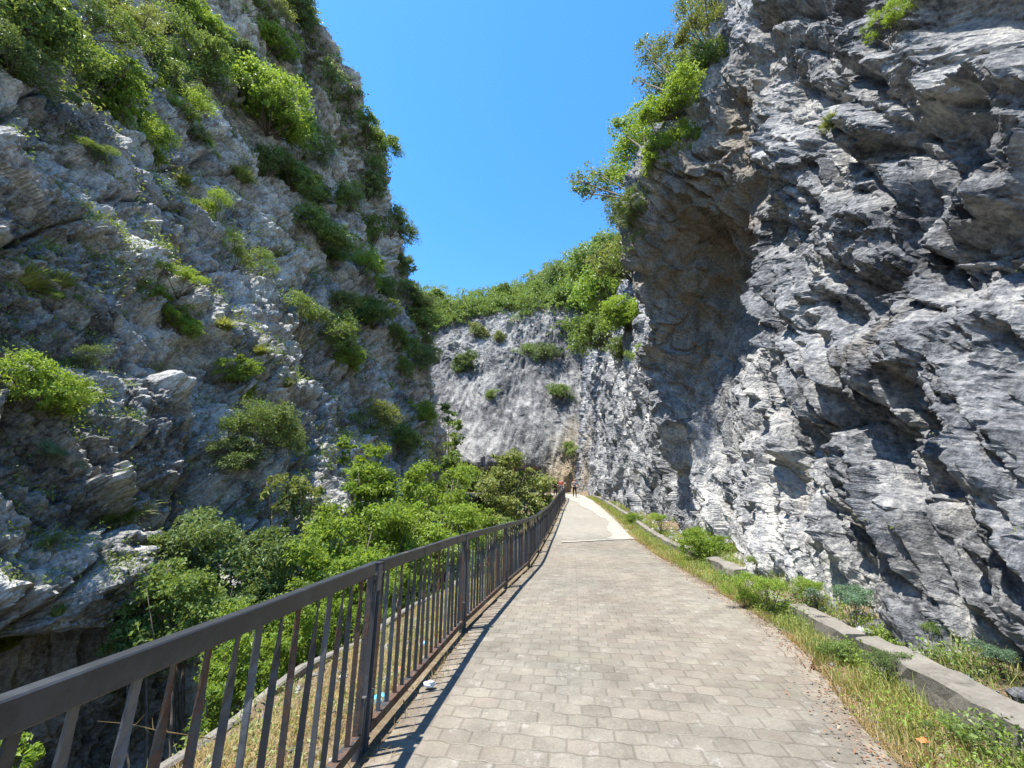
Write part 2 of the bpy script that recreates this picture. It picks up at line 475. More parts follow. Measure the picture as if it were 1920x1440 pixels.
# path: strip mesh that follows fence and verge then bends left at the far end
ys = np.concatenate([np.arange(-8, 12, 0.1), np.arange(12, 40, 0.25)])
Lp = np.stack([XF(ys) + 0.10, ys], 1); Rp = np.stack([XR(ys), ys], 1)
bendL = np.array([(4.9, 40.5), (4.6, 42.3), (3.4, 43.8), (1.2, 45.2), (-3, 46.6), (-9, 47.5)]) + (0.27, 0)
bendR = np.array([(7.3, 41.5), (7.2, 44.5), (6.4, 47.2), (4.2, 49.5), (-1, 51.2), (-9, 52.3)])
Lp = np.concatenate([Lp, bendL]); Rp = np.concatenate([Rp, bendR])
K = 44
tt = np.linspace(0, 1, K)
PP = Lp[:, None, :] * (1 - tt[None, :, None]) + Rp[:, None, :] * tt[None, :, None]
rag = fbm(np.stack([PP[:, :, 0].ravel() * 3, PP[:, :, 1].ravel() * 3, PP[:, :, 0].ravel() * 0], 1), 3, 5).reshape(PP.shape[:2])
PP[:, -1, 0] += rag[:, -1] * 0.26; PP[:, -2, 0] += rag[:, -2] * 0.16; PP[:, -3, 0] += rag[:, -3] * 0.06
PP[:, 0, 0] += rag[:, 0] * 0.07
pz = GZ(PP[:, :, 1]) + 0.008 * fbm(np.stack([PP[:, :, 0].ravel(), PP[:, :, 1].ravel(), PP[:, :, 0].ravel() * 0], 1) * 1.2, 2, 8).reshape(PP.shape[:2])
edge = np.maximum(smooth(0.55, 0.0, (1 - tt)[None, :] * (Rp - Lp)[:, :1]), 0.75 * smooth(0.34, 0.05, tt[None, :] * (Rp - Lp)[:, :1]))
idx = np.arange(PP.shape[0] * K).reshape(-1, K)
pF = np.stack([idx[:-1, :-1], idx[:-1, 1:], idx[1:, 1:], idx[1:, :-1]], -1).reshape(-1, 4)
PV = np.concatenate([PP, pz[:, :, None]], -1).reshape(-1, 3)
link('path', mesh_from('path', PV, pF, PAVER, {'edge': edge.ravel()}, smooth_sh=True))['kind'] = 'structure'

def sheet(name, poly_fn, mat, lift, n=40, m=12, kind='structure'):
    V = []
    for i in range(n + 1):
        a, b = poly_fn(i / n)
        for j in range(m + 1):
            x = a[0] + (b[0] - a[0]) * j / m; y = a[1] + (b[1] - a[1]) * j / m
            V.append((x, y, float(GZ(y)) + lift))
    idx = np.arange((n + 1) * (m + 1)).reshape(n + 1, m + 1)
    F = np.stack([idx[:-1, :-1], idx[:-1, 1:], idx[1:, 1:], idx[1:, :-1]], -1).reshape(-1, 4)
    o = link(name, mesh_from(name, V, F, mat, smooth_sh=True)); o['kind'] = kind
    return o
random.seed(3)
# pale concrete repair: a wedge along the right margin beyond the joint, and the joint itself
def wedge(t):
    y = 16.2 + t * 32
    xr = float(XR(y)) if y < 42 else float(np.interp(y, [42, 44.5, 47.2, 49], [7.3, 7.2, 6.4, 4.8]))
    w = float(np.interp(y, [16.2, 17.5, 20, 23, 27, 32, 38, 42, 48], [1.3, 0.75, 0.85, 0.55, 1.1, 1.5, 2.0, 2.3, 2.2])) + 0.10 * math.sin(y * 1.1) + 0.03 * math.sin(y * 5.1)
    return (xr - w, y), (xr + 0.05, y)
sheet('path_repair', wedge, CONC_PALE, 0.016, 90, 8)
def jointf(t):
    x = 1.75 + t * 3.15
    y0 = 15.1 + t * 1.1 + 0.03 * math.sin(t * 30)
    return (x, y0), (x + 0.03, y0 + 0.26 + 0.04 * math.sin(t * 19))
sheet('path_joint', jointf, CONC_PALE, 0.022, 60, 3)

# ------------------------------------------------------------------ cliffs: smooth spline surface + rock displacement
def hermite(K_, T, ts):
    """K_: (n, ...) knots at params T; evaluate at ts"""
    K_ = np.asarray(K_, float); T = np.asarray(T, float)
    n = len(T)
    d = np.empty_like(K_)
    for i in range(n):
        a, b = max(i - 1, 0), min(i + 1, n - 1)
        d[i] = (K_[b] - K_[a]) / (T[b] - T[a])
    i = np.clip(np.searchsorted(T, ts, side='right') - 1, 0, n - 2)
    h = (T[i + 1] - T[i]); s = (ts - T[i]) / h
    sh = (len(ts),) + (1,) * (K_.ndim - 1)
    h = h.reshape(sh); s = s.reshape(sh)
    return (2*s**3 - 3*s**2 + 1) * K_[i] + (s**3 - 2*s**2 + s) * h * d[i] + (-2*s**3 + 3*s**2) * K_[i + 1] + (s**3 - s**2) * h * d[i + 1]
def surface(grid, nu, nv, floor_d=2.5, uw=None):
    """grid (cols, rows, 3) -> dense (nu, nv, 3), sampled evenly as seen from the walk"""
    G = np.asarray(grid, float)
    def cum(D):
        return np.concatenate([[0], np.cumsum(D)])
    eye = np.array([0, 0, CAM_H])
    dist = np.maximum(np.linalg.norm(G - eye, axis=2), floor_d)
    du = (np.linalg.norm(np.diff(G, axis=0), axis=2) / (0.5 * (dist[1:] + dist[:-1])))[:, 1:-1].mean(1)
    dv = (np.linalg.norm(np.diff(G, axis=1), axis=2) / (0.5 * (dist[:, 1:] + dist[:, :-1]))).mean(0)
    if uw is not None: du = du * np.array(uw)
    du = np.maximum(du, du.max() * 0.03); dv = np.maximum(dv, dv.max() * 0.05)
    TU, TV = cum(du), cum(dv)
    S1 = hermite(G, TU, np.linspace(0, TU[-1], nu))
    S2 = hermite(S1.transpose(1, 0, 2), TV, np.linspace(0, TV[-1], nv)).transpose(1, 0, 2)
    return S2
def normals(Sf):
    du = np.gradient(Sf, axis=0); dv = np.gradient(Sf, axis=1)
    n = np.cross(du, dv); n /= np.linalg.norm(n, axis=2, keepdims=True) + 1e-9
    return n
LEDGE = {}
def build_cliff(name, Sf, flip, disp_fn, mat):
    nu, nv = Sf.shape[:2]
    N = normals(Sf) * (-1 if flip else 1)
    P = Sf.reshape(-1, 3); Nf = N.reshape(-1, 3)
    D, facet, ochre = disp_fn(P, Nf)
    V = P + D
    idx = np.arange(nu * nv).reshape(nu, nv)
    F = np.stack([idx[:-1, :-1], idx[1:, :-1], idx[1:, 1:], idx[:-1, 1:]], -1).reshape(-1, 4)
    if flip: F = F[:, ::-1]
    me = mesh_from(name, V, F, mat, {'facet': facet, 'ochre': ochre})
    o = link(name, me); o['kind'] = 'structure'
    tree = BVHTree.FromPolygons(V[:, :].tolist(), F.tolist())
    VN = np.cross(V[F[:, 2]] - V[F[:, 0]], V[F[:, 3]] - V[F[:, 1]]); VN /= np.linalg.norm(VN, axis=1, keepdims=True) + 1e-9
    LEDGE[name] = (V[F].mean(1), VN)
    return o, tree
def rot2(P, a, i=1, j=2):
    c, s = math.cos(a), math.sin(a)
    Q = P.copy(); Q[:, i] = c * P[:, i] - s * P[:, j]; Q[:, j] = s * P[:, i] + c * P[:, j]
    return Q
def rockwork(P, scales, seed, ani=(1, 1, 1), tilt=0.0, warp=0.35, crack=0.12):
    W = np.stack([fbm(P / scales[0][0] * 1.3 + 11 * k, 3, seed + 50 + k) for k in range(3)], 1) * warp * scales[0][0]
    Q = rot2(P + W, tilt)
    Q = Q * np.array(ani)
    D = np.zeros(len(P)); tone = np.zeros(len(P))
    for k, (sc_, amp, gr) in enumerate(scales):
        if k: Q2 = Q + np.stack([vnoise(P / sc_ * 0.9 + 31 * c + k, seed + 80 + c) for c in range(3)], 1) * sc_ * 0.25
        else: Q2 = Q
        d1, d2, h1, h2, v1, v2 = facets(Q2, sc_, seed + k * 7)
        e = d2 - d1
        def plane(h, v):
            g = np.stack([f01(h, 4), f01(h, 5), f01(h, 6)], 1) * 2 - 1
            return (f01(h, 7) - 0.5) * 1.1 + (g * v).sum(1) * gr
        t = .5 + .5 * smooth(0, (.24, .22, .26, .30)[min(k, 3)], e); r = f01(h1, 7)
        D += amp * (plane(h1, v1) * t + plane(h2, v2) * (1 - t)) - amp * crack * np.exp(-e / 0.05)
        tone += (r - 0.5) * (0.6 if k < 2 else 0.4)
    return D, np.clip(tone + 0.5, 0, 1)
def blob(P, c, rad):
    return np.exp(-(((P - np.array(c)) / np.array(rad)) ** 2).sum(1))

# ---- right cliff: overhanging buttress beside the walk, running on to the bend
zr = [-1.2, 0.2, 1.8, 4, 6.5, 9, 12.4, 16.5, 19, 23, 30]
def colz(x, y, z=zr):
    y = y if hasattr(y, '__len__') else [y] * len(x)
    return [(a, b, c) for a, b, c in zip(x, y, z)]
gridR = []
zb = [-1.2, 1.5, 4, 7, 11, 15, 20, 26, 33, 41, 50]
for y, x0, dz in [(66, 9.5, 2.6), (55, 9.3, 2.6), (46, 8.9, 2.2), (38, 8.45, 1.7), (31, 8.0, 1.2), (25, 7.7, .8), (20.5, 7.5, .4), (17.6, 7.4, .2)]:
    off = [-.2, 0, .35, .75, 1.4, 2.4, 3.9, 6.0, 8.6, 12.5, 18]
    gridR.append([(x0 + o, y + (0.10 * max(zz - 10, 0) if y > 30 else 0), zz + dz * (1 if zz < 12 else 1.5)) for o, zz in zip(off, zb)])
gridR.append(colz([7.3, 7.2, 7.1, 7.0, 6.6, 6.2, 6.4, 8.0, 9.6, 12, 16], [16.4, 16.3, 16.2, 16, 15.6, 15, 14.6, 14.8, 14.4, 14.2, 14.2]))
gridR.append(colz([6.6, 6.55, 6.5, 6.35, 5.75, 5.2, 4.86, 6.3, 7.8, 10, 14], [15.7, 15.5, 15.3, 15, 14.5, 13.8, 13.1, 13, 12.6, 12, 12]))
gridR.append(colz([6.15, 6.2, 6.35, 7.0, 7.2, 6.7, 4.95, 6.5, 8.2, 10.2, 14], [13, 13, 13, 13, 12.6, 12.2, 11.7, 11.6, 11.4, 11, 11]))
gridR.append(colz([5.5, 5.5, 5.6, 6.5, 7.2, 7.0, 5.15, 6.8, 8.6, 10.6, 14], [10.8, 10.8, 10.8, 10.9, 10.7, 10.4, 10, 9.8, 9.6, 9.5, 9.5]))
gridR.append(colz([4.75, 4.8, 5.0, 5.7, 6.5, 6.6, 5.9, 7.2, 8.8, 11, 14], 8.7))
gridR.append(colz([4.4, 4.45, 4.65, 5.15, 5.7, 6.2, 6.5, 7.4, 8.8, 11, 14], 7.0))
gridR.append(colz([4.15, 4.2, 4.4, 4.8, 5.45, 6.1, 7.1, 8.3, 9.6, 11.5, 14.5], 5.4))
gridR.append(colz([3.85, 3.9, 4.15, 4.6, 5.3, 6.0, 7.1, 8.4, 9.8, 11.5, 14.5], 4.0))
gridR.append(colz([3.7, 3.75, 4.0, 4.5, 5.2, 5.9, 7.1, 8.4, 9.8, 11.5, 14.5], 2.6))
gridR.append(colz([3.3, 3.4, 3.7, 4.3, 5.0, 5.7, 7.0, 8.4, 9.8, 11.5, 14.5], 0.6))
gridR.append(colz([3.3, 3.5, 3.7, 4.1, 4.5, 4.9, 5.9, 7.4, 9, 11.5, 14.5], -3))
for ci, col in enumerate(gridR):          # nearest columns stop lower: nothing of them shows above
    y0 = col[1][1]
    if y0 < 6.2:
        k = .42 if y0 < 4.5 else .6
        zs = np.array([c[2] for c in col]); xs = np.array([c[0] for c in col]); ysn = np.array([c[1] for c in col])
        zc = np.where(zs > 6.5, 6.5 + (zs - 6.5) * k, zs)
        gridR[ci] = [(float(np.interp(z, zs, xs)), float(np.interp(z, zs, ysn)), float(z)) for z in zc]
uw = np.ones(len(gridR) - 1); uw[0] = .3; uw[-2:] = (.35, .08); uw[8:12] = (1.3, 1.5, 1.7, 1.4)
SR = surface(gridR, 1050, 820, 2.5, uw)
def dispR(P, N):
    near = smooth(22, 14, P[:, 1])
    # oblique joints on the near face, upright flutes further on
    D1, t1 = rockwork(P, [(2.6, .42, .8), (1.0, .36, .95), (.42, .19, 1.0), (.17, .07, 1.0), (.075, .026, 1.0)], 11, (1, .45, 1.15), R(-66), .22, .24)
    D2, t2 = rockwork(P, [(3.2, .65, .8), (1.2, .52, .9), (.45, .22, .95), (.19, .055, .95)], 23, (1, 1.15, .36), R(6), .25, .26)
    w = smooth(8.5, 10.5, P[:, 1] + 0.18 * (P[:, 2] - 3) + fbm(P * .5, 2, 4) * 1.5)
    D = D1 * (1 - w) + D2 * w
    D = D + fbm(P * .45, 3, 6) * .35 + fbm(P * 6, 3, 9, .6) * .022
    Qd = rot2(P, R(-62)); ribs = fbm(np.stack([Qd[:, 0] * .5, Qd[:, 1] * .33, Qd[:, 2] * 1.55], 1), 3, 33, .5, True)
    D = D + (np.clip(ribs, -.5, 1) - .2) * .48 * (1 - w) + fbm(P * 11, 3, 35, .6, True) * .018
    # big roofs, ribs and hollows seen on the face
    add = 0
    for c, r, a in [((5.3, 8.2, 9.4), (1.6, 1.2, .55), .75), ((6.2, 7.6, 12.4), (2, 1.3, .8), .5), ((5.6, 9.4, 14.2), (2, 1.2, .7), .6),
                    ((4.7, 4.6, 4.1), (1.5, .9, .35), .55), ((4.8, 3.6, 3.2), (1.4, .9, .40), -.40), ((5.4, 6.3, 6.7), (1.6, .9, .5), .45),
                    ((5.6, 9.9, 4.6), (1.5, .7, 2.2), -.45), ((4.5, 6.9, 1.8), (1, .30, 1.6), .28), ((4.3, 5.8, 1.6), (1, .22, 1.4), -.25),
                    ((4.4, 5.0, 2.2), (1, .28, 1.6), .25), ((6.1, 12.5, 3.0), (1.5, .8, 2.4), -.45), ((6.4, 11.3, 9.5), (1.6, .6, 3), .45)]:
        add = add + blob(P, c, r) * a
    D = D + add
    edgefade = smooth(-.3, 1.6, P[:, 2])
    D = D * (0.4 + 0.6 * edgefade)
    och = blob(P, (6.4, 12.2, 8.6), (3.2, 3.4, 4.2)) * .95 + blob(P, (5.6, 9, 10.6), (3, 2.6, 2.0)) * .75 + blob(P, (4.6, 4.4, 3.4), (1.5, 1.2, .35)) * .7 \
        + blob(P, (4.4, 6.9, 1.8), (1, .7, .8)) * .6 + blob(P, (3.9, 4.6, .9), (1, .8, .6)) * .5 + blob(P, (8.9, 50, 6), (4, 6, 9)) * 1.0 + blob(P, (6.5, 8, 13), (3, 2, 1.2)) * .5
    return N * D[:, None] , t1 * (1 - w) + t2 * w, np.clip(och, 0, 1)
cliffR, treeR = build_cliff('right_cliff', SR, True, dispR, ROCK_R)

# ---- left cliff: stepped wall across the gorge, leaning back, ending in upright ribs
zl = np.array([-9, -5, -2.2, -.8, .8, 3, 7, 12, 18, 26, 35, 45, 55, 70.])
xn = np.array([7.6, 8.6, 8.7, 7.3, 7.7, 9.0, 11.5, 14.4, 17.6, 21.4, 25.5, 30, 35, 42.])
ye = np.array([54, 54, 53.5, 53, 53, 52.5, 52, 51.5, 50.5, 49, 45, 38, 29, 20.])
xe = np.array([7.5, 7.6, 7.8, 8, 8.2, 8.5, 9.1, 10, 11.0, 12.6, 14.6, 17.2, 22.5, 31.])
gridL = []
for y in [-8, -2, 2, 4.5, 7, 9.5, 12.5, 16, 20.5, 26, 32, 38, 44, None]:
    yy = ye * 1.0 if y is None else np.array([y if y < 8 else 8 + (y - 8) * (e - 8) / (53.0 - 8) for e in ye])
    f = np.clip((yy - 18) / (ye - 18), 0, 1)
    xx = xn * (1 - f) + xe * f
    k = float(np.interp(5 if y is None and False else (60 if y is None else y), [6, 22], [.36, 1.0]))
    zc = np.where(zl > 7, 7 + (zl - 7) * k, zl)
    gridL.append([(-float(np.interp(z, zl, xx)), float(np.interp(z, zl, yy)), float(z)) for z in zc])
gridL.append([(-a - 3.5, b + 2.5, c) for a, b, c in zip(xe, ye, zl)])
gridL.append([(-a - 14, b + 5.0, c) for a, b, c in zip(xe, ye, zl)])
gridL.append([(-a - 40, b + 8.0, c) for a, b, c in zip(xe, ye, zl)])
uw = np.ones(len(gridL) - 1); uw[:3] = (.06, .15, .7); uw[-3:] = (1, .4, .1)
SL = surface(gridL, 960, 820, 6, uw)
def dispL(P, N):
    D1, t1 = rockwork(P, [(4.2, .75, .8), (1.6, .50, .9), (.65, .33, 1.0), (.27, .16, 1.0), (.12, .05, 1.0)], 41, (1, .95, .75), R(-36), .25, .34)
    # ledges dipping with the bedding
    q = P[:, 2] + .16 * P[:, 1] + fbm(P * .18, 3, 7) * 2.2
    per = 6.2
    ph = (q / per) % 1.0
    led = np.where(ph < .78, ph / .78, (1 - ph) / .22)
    amp = 1.0 * smooth(1, 6, P[:, 2])
    D = D1 + (led - .5) * amp + fbm(P * .16, 3, 15) * 1.0
    # upright ribs and gullies toward the far end
    rb = P[:, 1] * 1.0 + .30 * P[:, 2] + fbm(P * .12, 2, 19) * 3
    rib = np.abs(((rb / 7.2) % 1.0) - .5) * 2
    D = D + (rib - .5) * 2.3 * smooth(20, 32, P[:, 1])
    # the dark chimney and the undercut at the water
    D = D - 1.2 * np.exp(-((P[:, 1] - 12.2 - .10 * P[:, 2]) / .9) ** 2) * smooth(9, 5, P[:, 2]) * smooth(-1, 1, P[:, 2])
    D = D - 2.4 * blob(P, (-8.5, 6.4, -1.9), (4, 2.6, 1.1)) + .7 * blob(P, (-8, 8.4, -.1), (3, 1.8, .8))
    Qd = rot2(P, R(-48)); cr = fbm(np.stack([Qd[:, 0] * .2, Qd[:, 1] * .16, Qd[:, 2] * .62], 1), 3, 37)
    D = D - .8 * np.exp(-np.abs(cr) / .035) + fbm(P * 3, 4, 29, .65, True) * .13
    och = blob(P, (-9, 16, 5), (4, 3, 3)) * .5 + blob(P, (-10, 4, 7), (4, 3, 2)) * .4 + smooth(.1, .5, fbm(P * .25, 3, 77)) * .25
    och = och * smooth(0, 2, P[:, 2])
    return N * D[:, None], t1, np.clip(och, 0, 1)
cliffL, treeL = build_cliff('left_cliff', SL, False, dispL, ROCK_L)

# ---- far slab closing the view, wooded on top
def farcol(x, yb, zt, zr_, shift=0):
    return [(x, yb + 5, -4), (x, yb + 5.5, 2), (x, yb + 4.5, 5.2), (x, yb - .3, 6.6), (x, yb + 1.0, 9.5), (x + shift * .3, yb + 5.5, 17), (x + shift * .6, yb + 11.5, 27),
            (x + shift, yb + 18, zt), (x + shift, yb + 27, zt + (zr_ - zt) * .55), (x + shift, yb + 40, zr_), (x + shift, yb + 55, zr_ - 4), (x + shift, yb + 90, zr_ - 30)]
gridC = []
for x, yb, zt, zz in [(-60, 66, 36, 56), (-38, 63, 37, 58), (-26, 62, 36, 58), (-18, 61, 36, 56), (-12, 60, 37, 56), (-6, 59, 38.5, 56.5), (0, 58.5, 40, 59), (5, 58, 41.5, 62),
                      (10, 57, 43, 65), (15, 56.5, 43, 67), (22, 56, 44, 72), (32, 55, 47, 78), (50, 54, 50, 84)]:
    col = farcol(x, yb, zt, zz, 3.0)
    if x > 1: col[:4] = [(x, yb - .2, -4), (x, yb - .1, 2), (x, yb + .1, 5.2), (x, yb + .3, 6.6)]
    gridC.append(col)
SC = surface(gridC, 420, 380, 20)
def dispC(P, N):
    D1, t1 = rockwork(P, [(7, 1.1, .6), (2.6, .55, .8), (1.0, .30, .9), (.45, .14, .9)], 61, (1, .7, .4), R(4), .3, .2)
    D = D1 * (0.42 + .75 * smooth(18, 32, P[:, 2]) + .5 * smooth(10, 7, P[:, 2])) + fbm(P * .1, 3, 15) * 1.2
    # flutes down the slab
    fl = vnoise(np.stack([P[:, 0] * 1.1 - P[:, 2] * .28, P[:, 2] * .05, P[:, 0] * 0], 1), 5)
    D = D + np.abs(fl) * .3
    och = blob(P, (9, 57, 6), (4, 9, 8)) * 1.0 + blob(P, (0, 60, 4), (12, 8, 3)) * .5
    return N * D[:, None], t1, np.clip(och, 0, 1)
cliffC, treeC = build_cliff('far_cliff', SC, True, dispC, ROCK_C)

EYE = Vector((0, 0, CAM_H))
def hit(px, py, trees=None):
    d = Vector(ray(px, py)).normalized()
    best = None
    for nm, t in (('L', treeL), ('R', treeR), ('C', treeC)):
        if trees and nm not in trees: continue
        l, n, i, dist = t.ray_cast(EYE, d)
        if l is not None and (best is None or dist < best[2]): best = (l, n, dist, nm)
    return best

# ------------------------------------------------------------------ foliage
def leaves(cent, nrm, size, rng, aspect=0.55):
    n = len(cent)
    t = rng.normal(size=(n, 3)); t -= (t * nrm).sum(1, keepdims=True) * nrm
    t /= np.linalg.norm(t, axis=1, keepdims=True) + 1e-9
    b = np.cross(nrm, t)
    s = size[:, None]
    dr = np.array([0, 0, -1.0]) * s * 0.25
    V = np.stack([cent - t * s * .5, cent + b * s * aspect * .5 + nrm * s * .10, cent + t * s * .5 + dr, cent - b * s * aspect * .5 + nrm * s * .10], 1).reshape(-1, 3)
    F = np.arange(4 * n).reshape(-1, 4)
    return V, F
def crown_mesh(name, seed, lobes, n_leaf, leaf, mat, clus=34, spread=0.22, up=0.5, flat=1.0, droop=0.0):
    """foliage: leaf clusters spread over and through each lobe"""
    rng = np.random.default_rng(seed)
    L = np.array([l[:3] for l in lobes], float); Rr = np.array([l[3] for l in lobes], float)
    w = Rr ** 2; w /= w.sum()
    nc = max(6, n_leaf // clus)
    pick = rng.choice(len(L), nc, p=w)
    d = rng.normal(size=(nc, 3)); d /= np.linalg.norm(d, axis=1, keepdims=True)
    d[:, 2] = np.where(d[:, 2] < -.5, -d[:, 2], d[:, 2])
    rr = rng.uniform(.35, 1.08, nc) ** .6
    cc = L[pick] + d * (Rr[pick] * rr)[:, None] * np.array([1, 1, .85 * flat])
    csz = Rr[pick] * spread * rng.uniform(.6, 1.5, nc)
    ctone = rng.uniform(0, 1, nc)
    k = np.repeat(np.arange(nc), clus)
    n = len(k)
    off = rng.normal(size=(n, 3)) * csz[k][:, None] * np.array([1, 1, .55])
    if droop: off[:, 2] -= droop * (off[:, 0] ** 2 + off[:, 1] ** 2) / (csz[k] + 1e-6)
    cen = cc[k] + off
    nr = rng.normal(size=(n, 3)) * .75 + d[k] * .55 + np.array([0, 0, up])
    nr /= np.linalg.norm(nr, axis=1, keepdims=True)
    V, F = leaves(cen, nr, leaf * rng.uniform(.6, 1.35, n), rng)
    tone = np.clip(ctone[k] * .7 + rng.uniform(0, .4, n) - .05, 0, 1)
    return mesh_from(name, V, F, mat, face_attrs={'tone': tone})
def stems_mesh(name, seed, lobes, base_r, root=(0, 0, 0), mat=None, twigs=3):
    rng = random.Random(seed)
    mb = MB()
    root = Vector(root)
    for l in lobes:
        c = Vector(l[:3]); r = l[3]
        mid = root.lerp(c, .5) + Vector((rng.uniform(-1, 1), rng.uniform(-1, 1), rng.uniform(-.2, .6))) * r * .25
        pts = [root, root.lerp(mid, .5) + Vector((0, 0, r * .05)), mid, mid.lerp(c, .6) + Vector((rng.uniform(-1, 1), rng.uniform(-1, 1), 0)) * r * .1, c]
        mb.tube(pts, [base_r, base_r * .8, base_r * .6, base_r * .42, base_r * .2], 6)
        for k in range(twigs):
            e = c + Vector((rng.gauss(0, 1), rng.gauss(0, 1), rng.gauss(.2, .8))).normalized() * r * .95
            mb.tube([mid.lerp(c, .5), mid.lerp(e, .65) + Vector((0, 0, r * .08)), e], [base_r * .35, base_r * .22, base_r * .08], 4)
    return mb.mesh(name, mat or BARK, True)

def shrub_lobes(seed, n, kind):
    r = random.Random(seed); out = []
    for i in range(n):
        a = r.uniform(0, 6.283); q = r.uniform(0, .62) if i else 0
        out.append((math.cos(a) * q, math.sin(a) * q, .28 + r.uniform(-.12, .38) * (1.0 if kind != 'flat' else .4), r.uniform(.22, .42)))
    return out
# unit shrubs (about one metre across): shapes shared by their copies
PROTO = {}
def proto(shape, tone):
    key = (shape, tone)
    if key in PROTO: return PROTO[key]
    sd = {'round': 100, 'roundb': 200, 'roundc': 250, 'loose': 300, 'looseb': 350, 'tuft': 400, 'far': 500, 'farb': 550}[shape]
    if shape.startswith('round'):
        lob = shrub_lobes(sd + 1, 17, 'r'); lob = [(a * 1.15, b * 1.15, c, r * .72) for a, b, c, r in lob]; me = crown_mesh('foliage', sd + 2, lob, 10500, .044, LEAF[tone], 30, .19, .35)
        st = stems_mesh('stem', sd, lob, .016)
    elif shape.startswith('loose'):
        lob = shrub_lobes(sd + 1, 8, 'r'); lob = [(a * 1.3, b * 1.3, c * 1.35, r * .62) for a, b, c, r in lob]
        me = crown_mesh('foliage', sd + 2, lob, 5200, .038, LEAF[tone], 26, .26)
        st = stems_mesh('stem', sd, lob, .014, twigs=5)
    elif shape.startswith('far'):
        lob = shrub_lobes(sd + 1, 9, 'r'); me = crown_mesh('foliage', sd + 2, lob, 3600, .066, LEAF[tone], 20, .18)
        st = stems_mesh('stem', sd, lob, .02)
    else:
        rng = np.random.default_rng(sd); n = 620
        a = rng.uniform(0, 6.283, n); r0 = rng.uniform(0, .16, n); ln = rng.uniform(.35, .75, n); sp = rng.uniform(.15, 1.0, n)
        V, F = [], []
        base = np.stack([np.cos(a) * r0, np.sin(a) * r0, 0 * a], 1)
        dirh = np.stack([np.cos(a), np.sin(a), 0 * a], 1) + rng.normal(size=(n, 3)) * np.array([.25, .25, 0])
        side = np.stack([-dirh[:, 1], dirh[:, 0], 0 * a], 1)
        seg = 4; ws = [.010, .011, .008, .004, .0008]
        P = []
        for k in range(seg + 1):
            t = k / seg
            c = base + dirh * (sp * ln * .75 * t)[:, None]
            c[:, 2] += ln * (t * 1.0) - sp * ln * .75 * t * t
            P.append(np.stack([c - side * ws[k], c + side * ws[k]], 1))
        P = np.stack(P, 1)                                 # n, seg+1, 2, 3
        V = P.reshape(-1, 3); b = (np.arange(n) * (seg + 1) * 2)[:, None]
        F = np.concatenate([b + np.array([2 * k, 2 * k + 1, 2 * k + 3, 2 * k + 2]) for k in range(seg)], 1).reshape(-1, 4)
        me = mesh_from('blades', V, F, LEAF[tone], face_attrs={'tone': np.repeat(rng.uniform(0, 1, n), seg)})
        st = None
    PROTO[key] = (me, st)
    return PROTO[key]

def plant(name, loc, size, shape, tone, label, cat, group=None, rot=None, seed=0, tilt=(0, 0), hs=1.0):
    me, st = proto(shape, tone)
    rg = random.Random(seed + int(abs(loc[0]) * 100) + int(abs(loc[1]) * 37))
    o = empty(name, loc, label, cat, group)
    o.rotation_euler = (tilt[0], tilt[1], rg.uniform(0, 6.28) if rot is None else rot)
    o.rotation_mode = 'XYZ'
    o.scale = (size * rg.uniform(.88, 1.15), size * rg.uniform(.88, 1.15), size * hs * rg.uniform(.85, 1.1))
    a = bpy.data.objects.new('blades' if shape == 'tuft' else 'foliage', me); C.objects.link(a); a.parent = o
    if st is not None:
        b = bpy.data.objects.new('stem', st); C.objects.link(b); b.parent = o
    return o

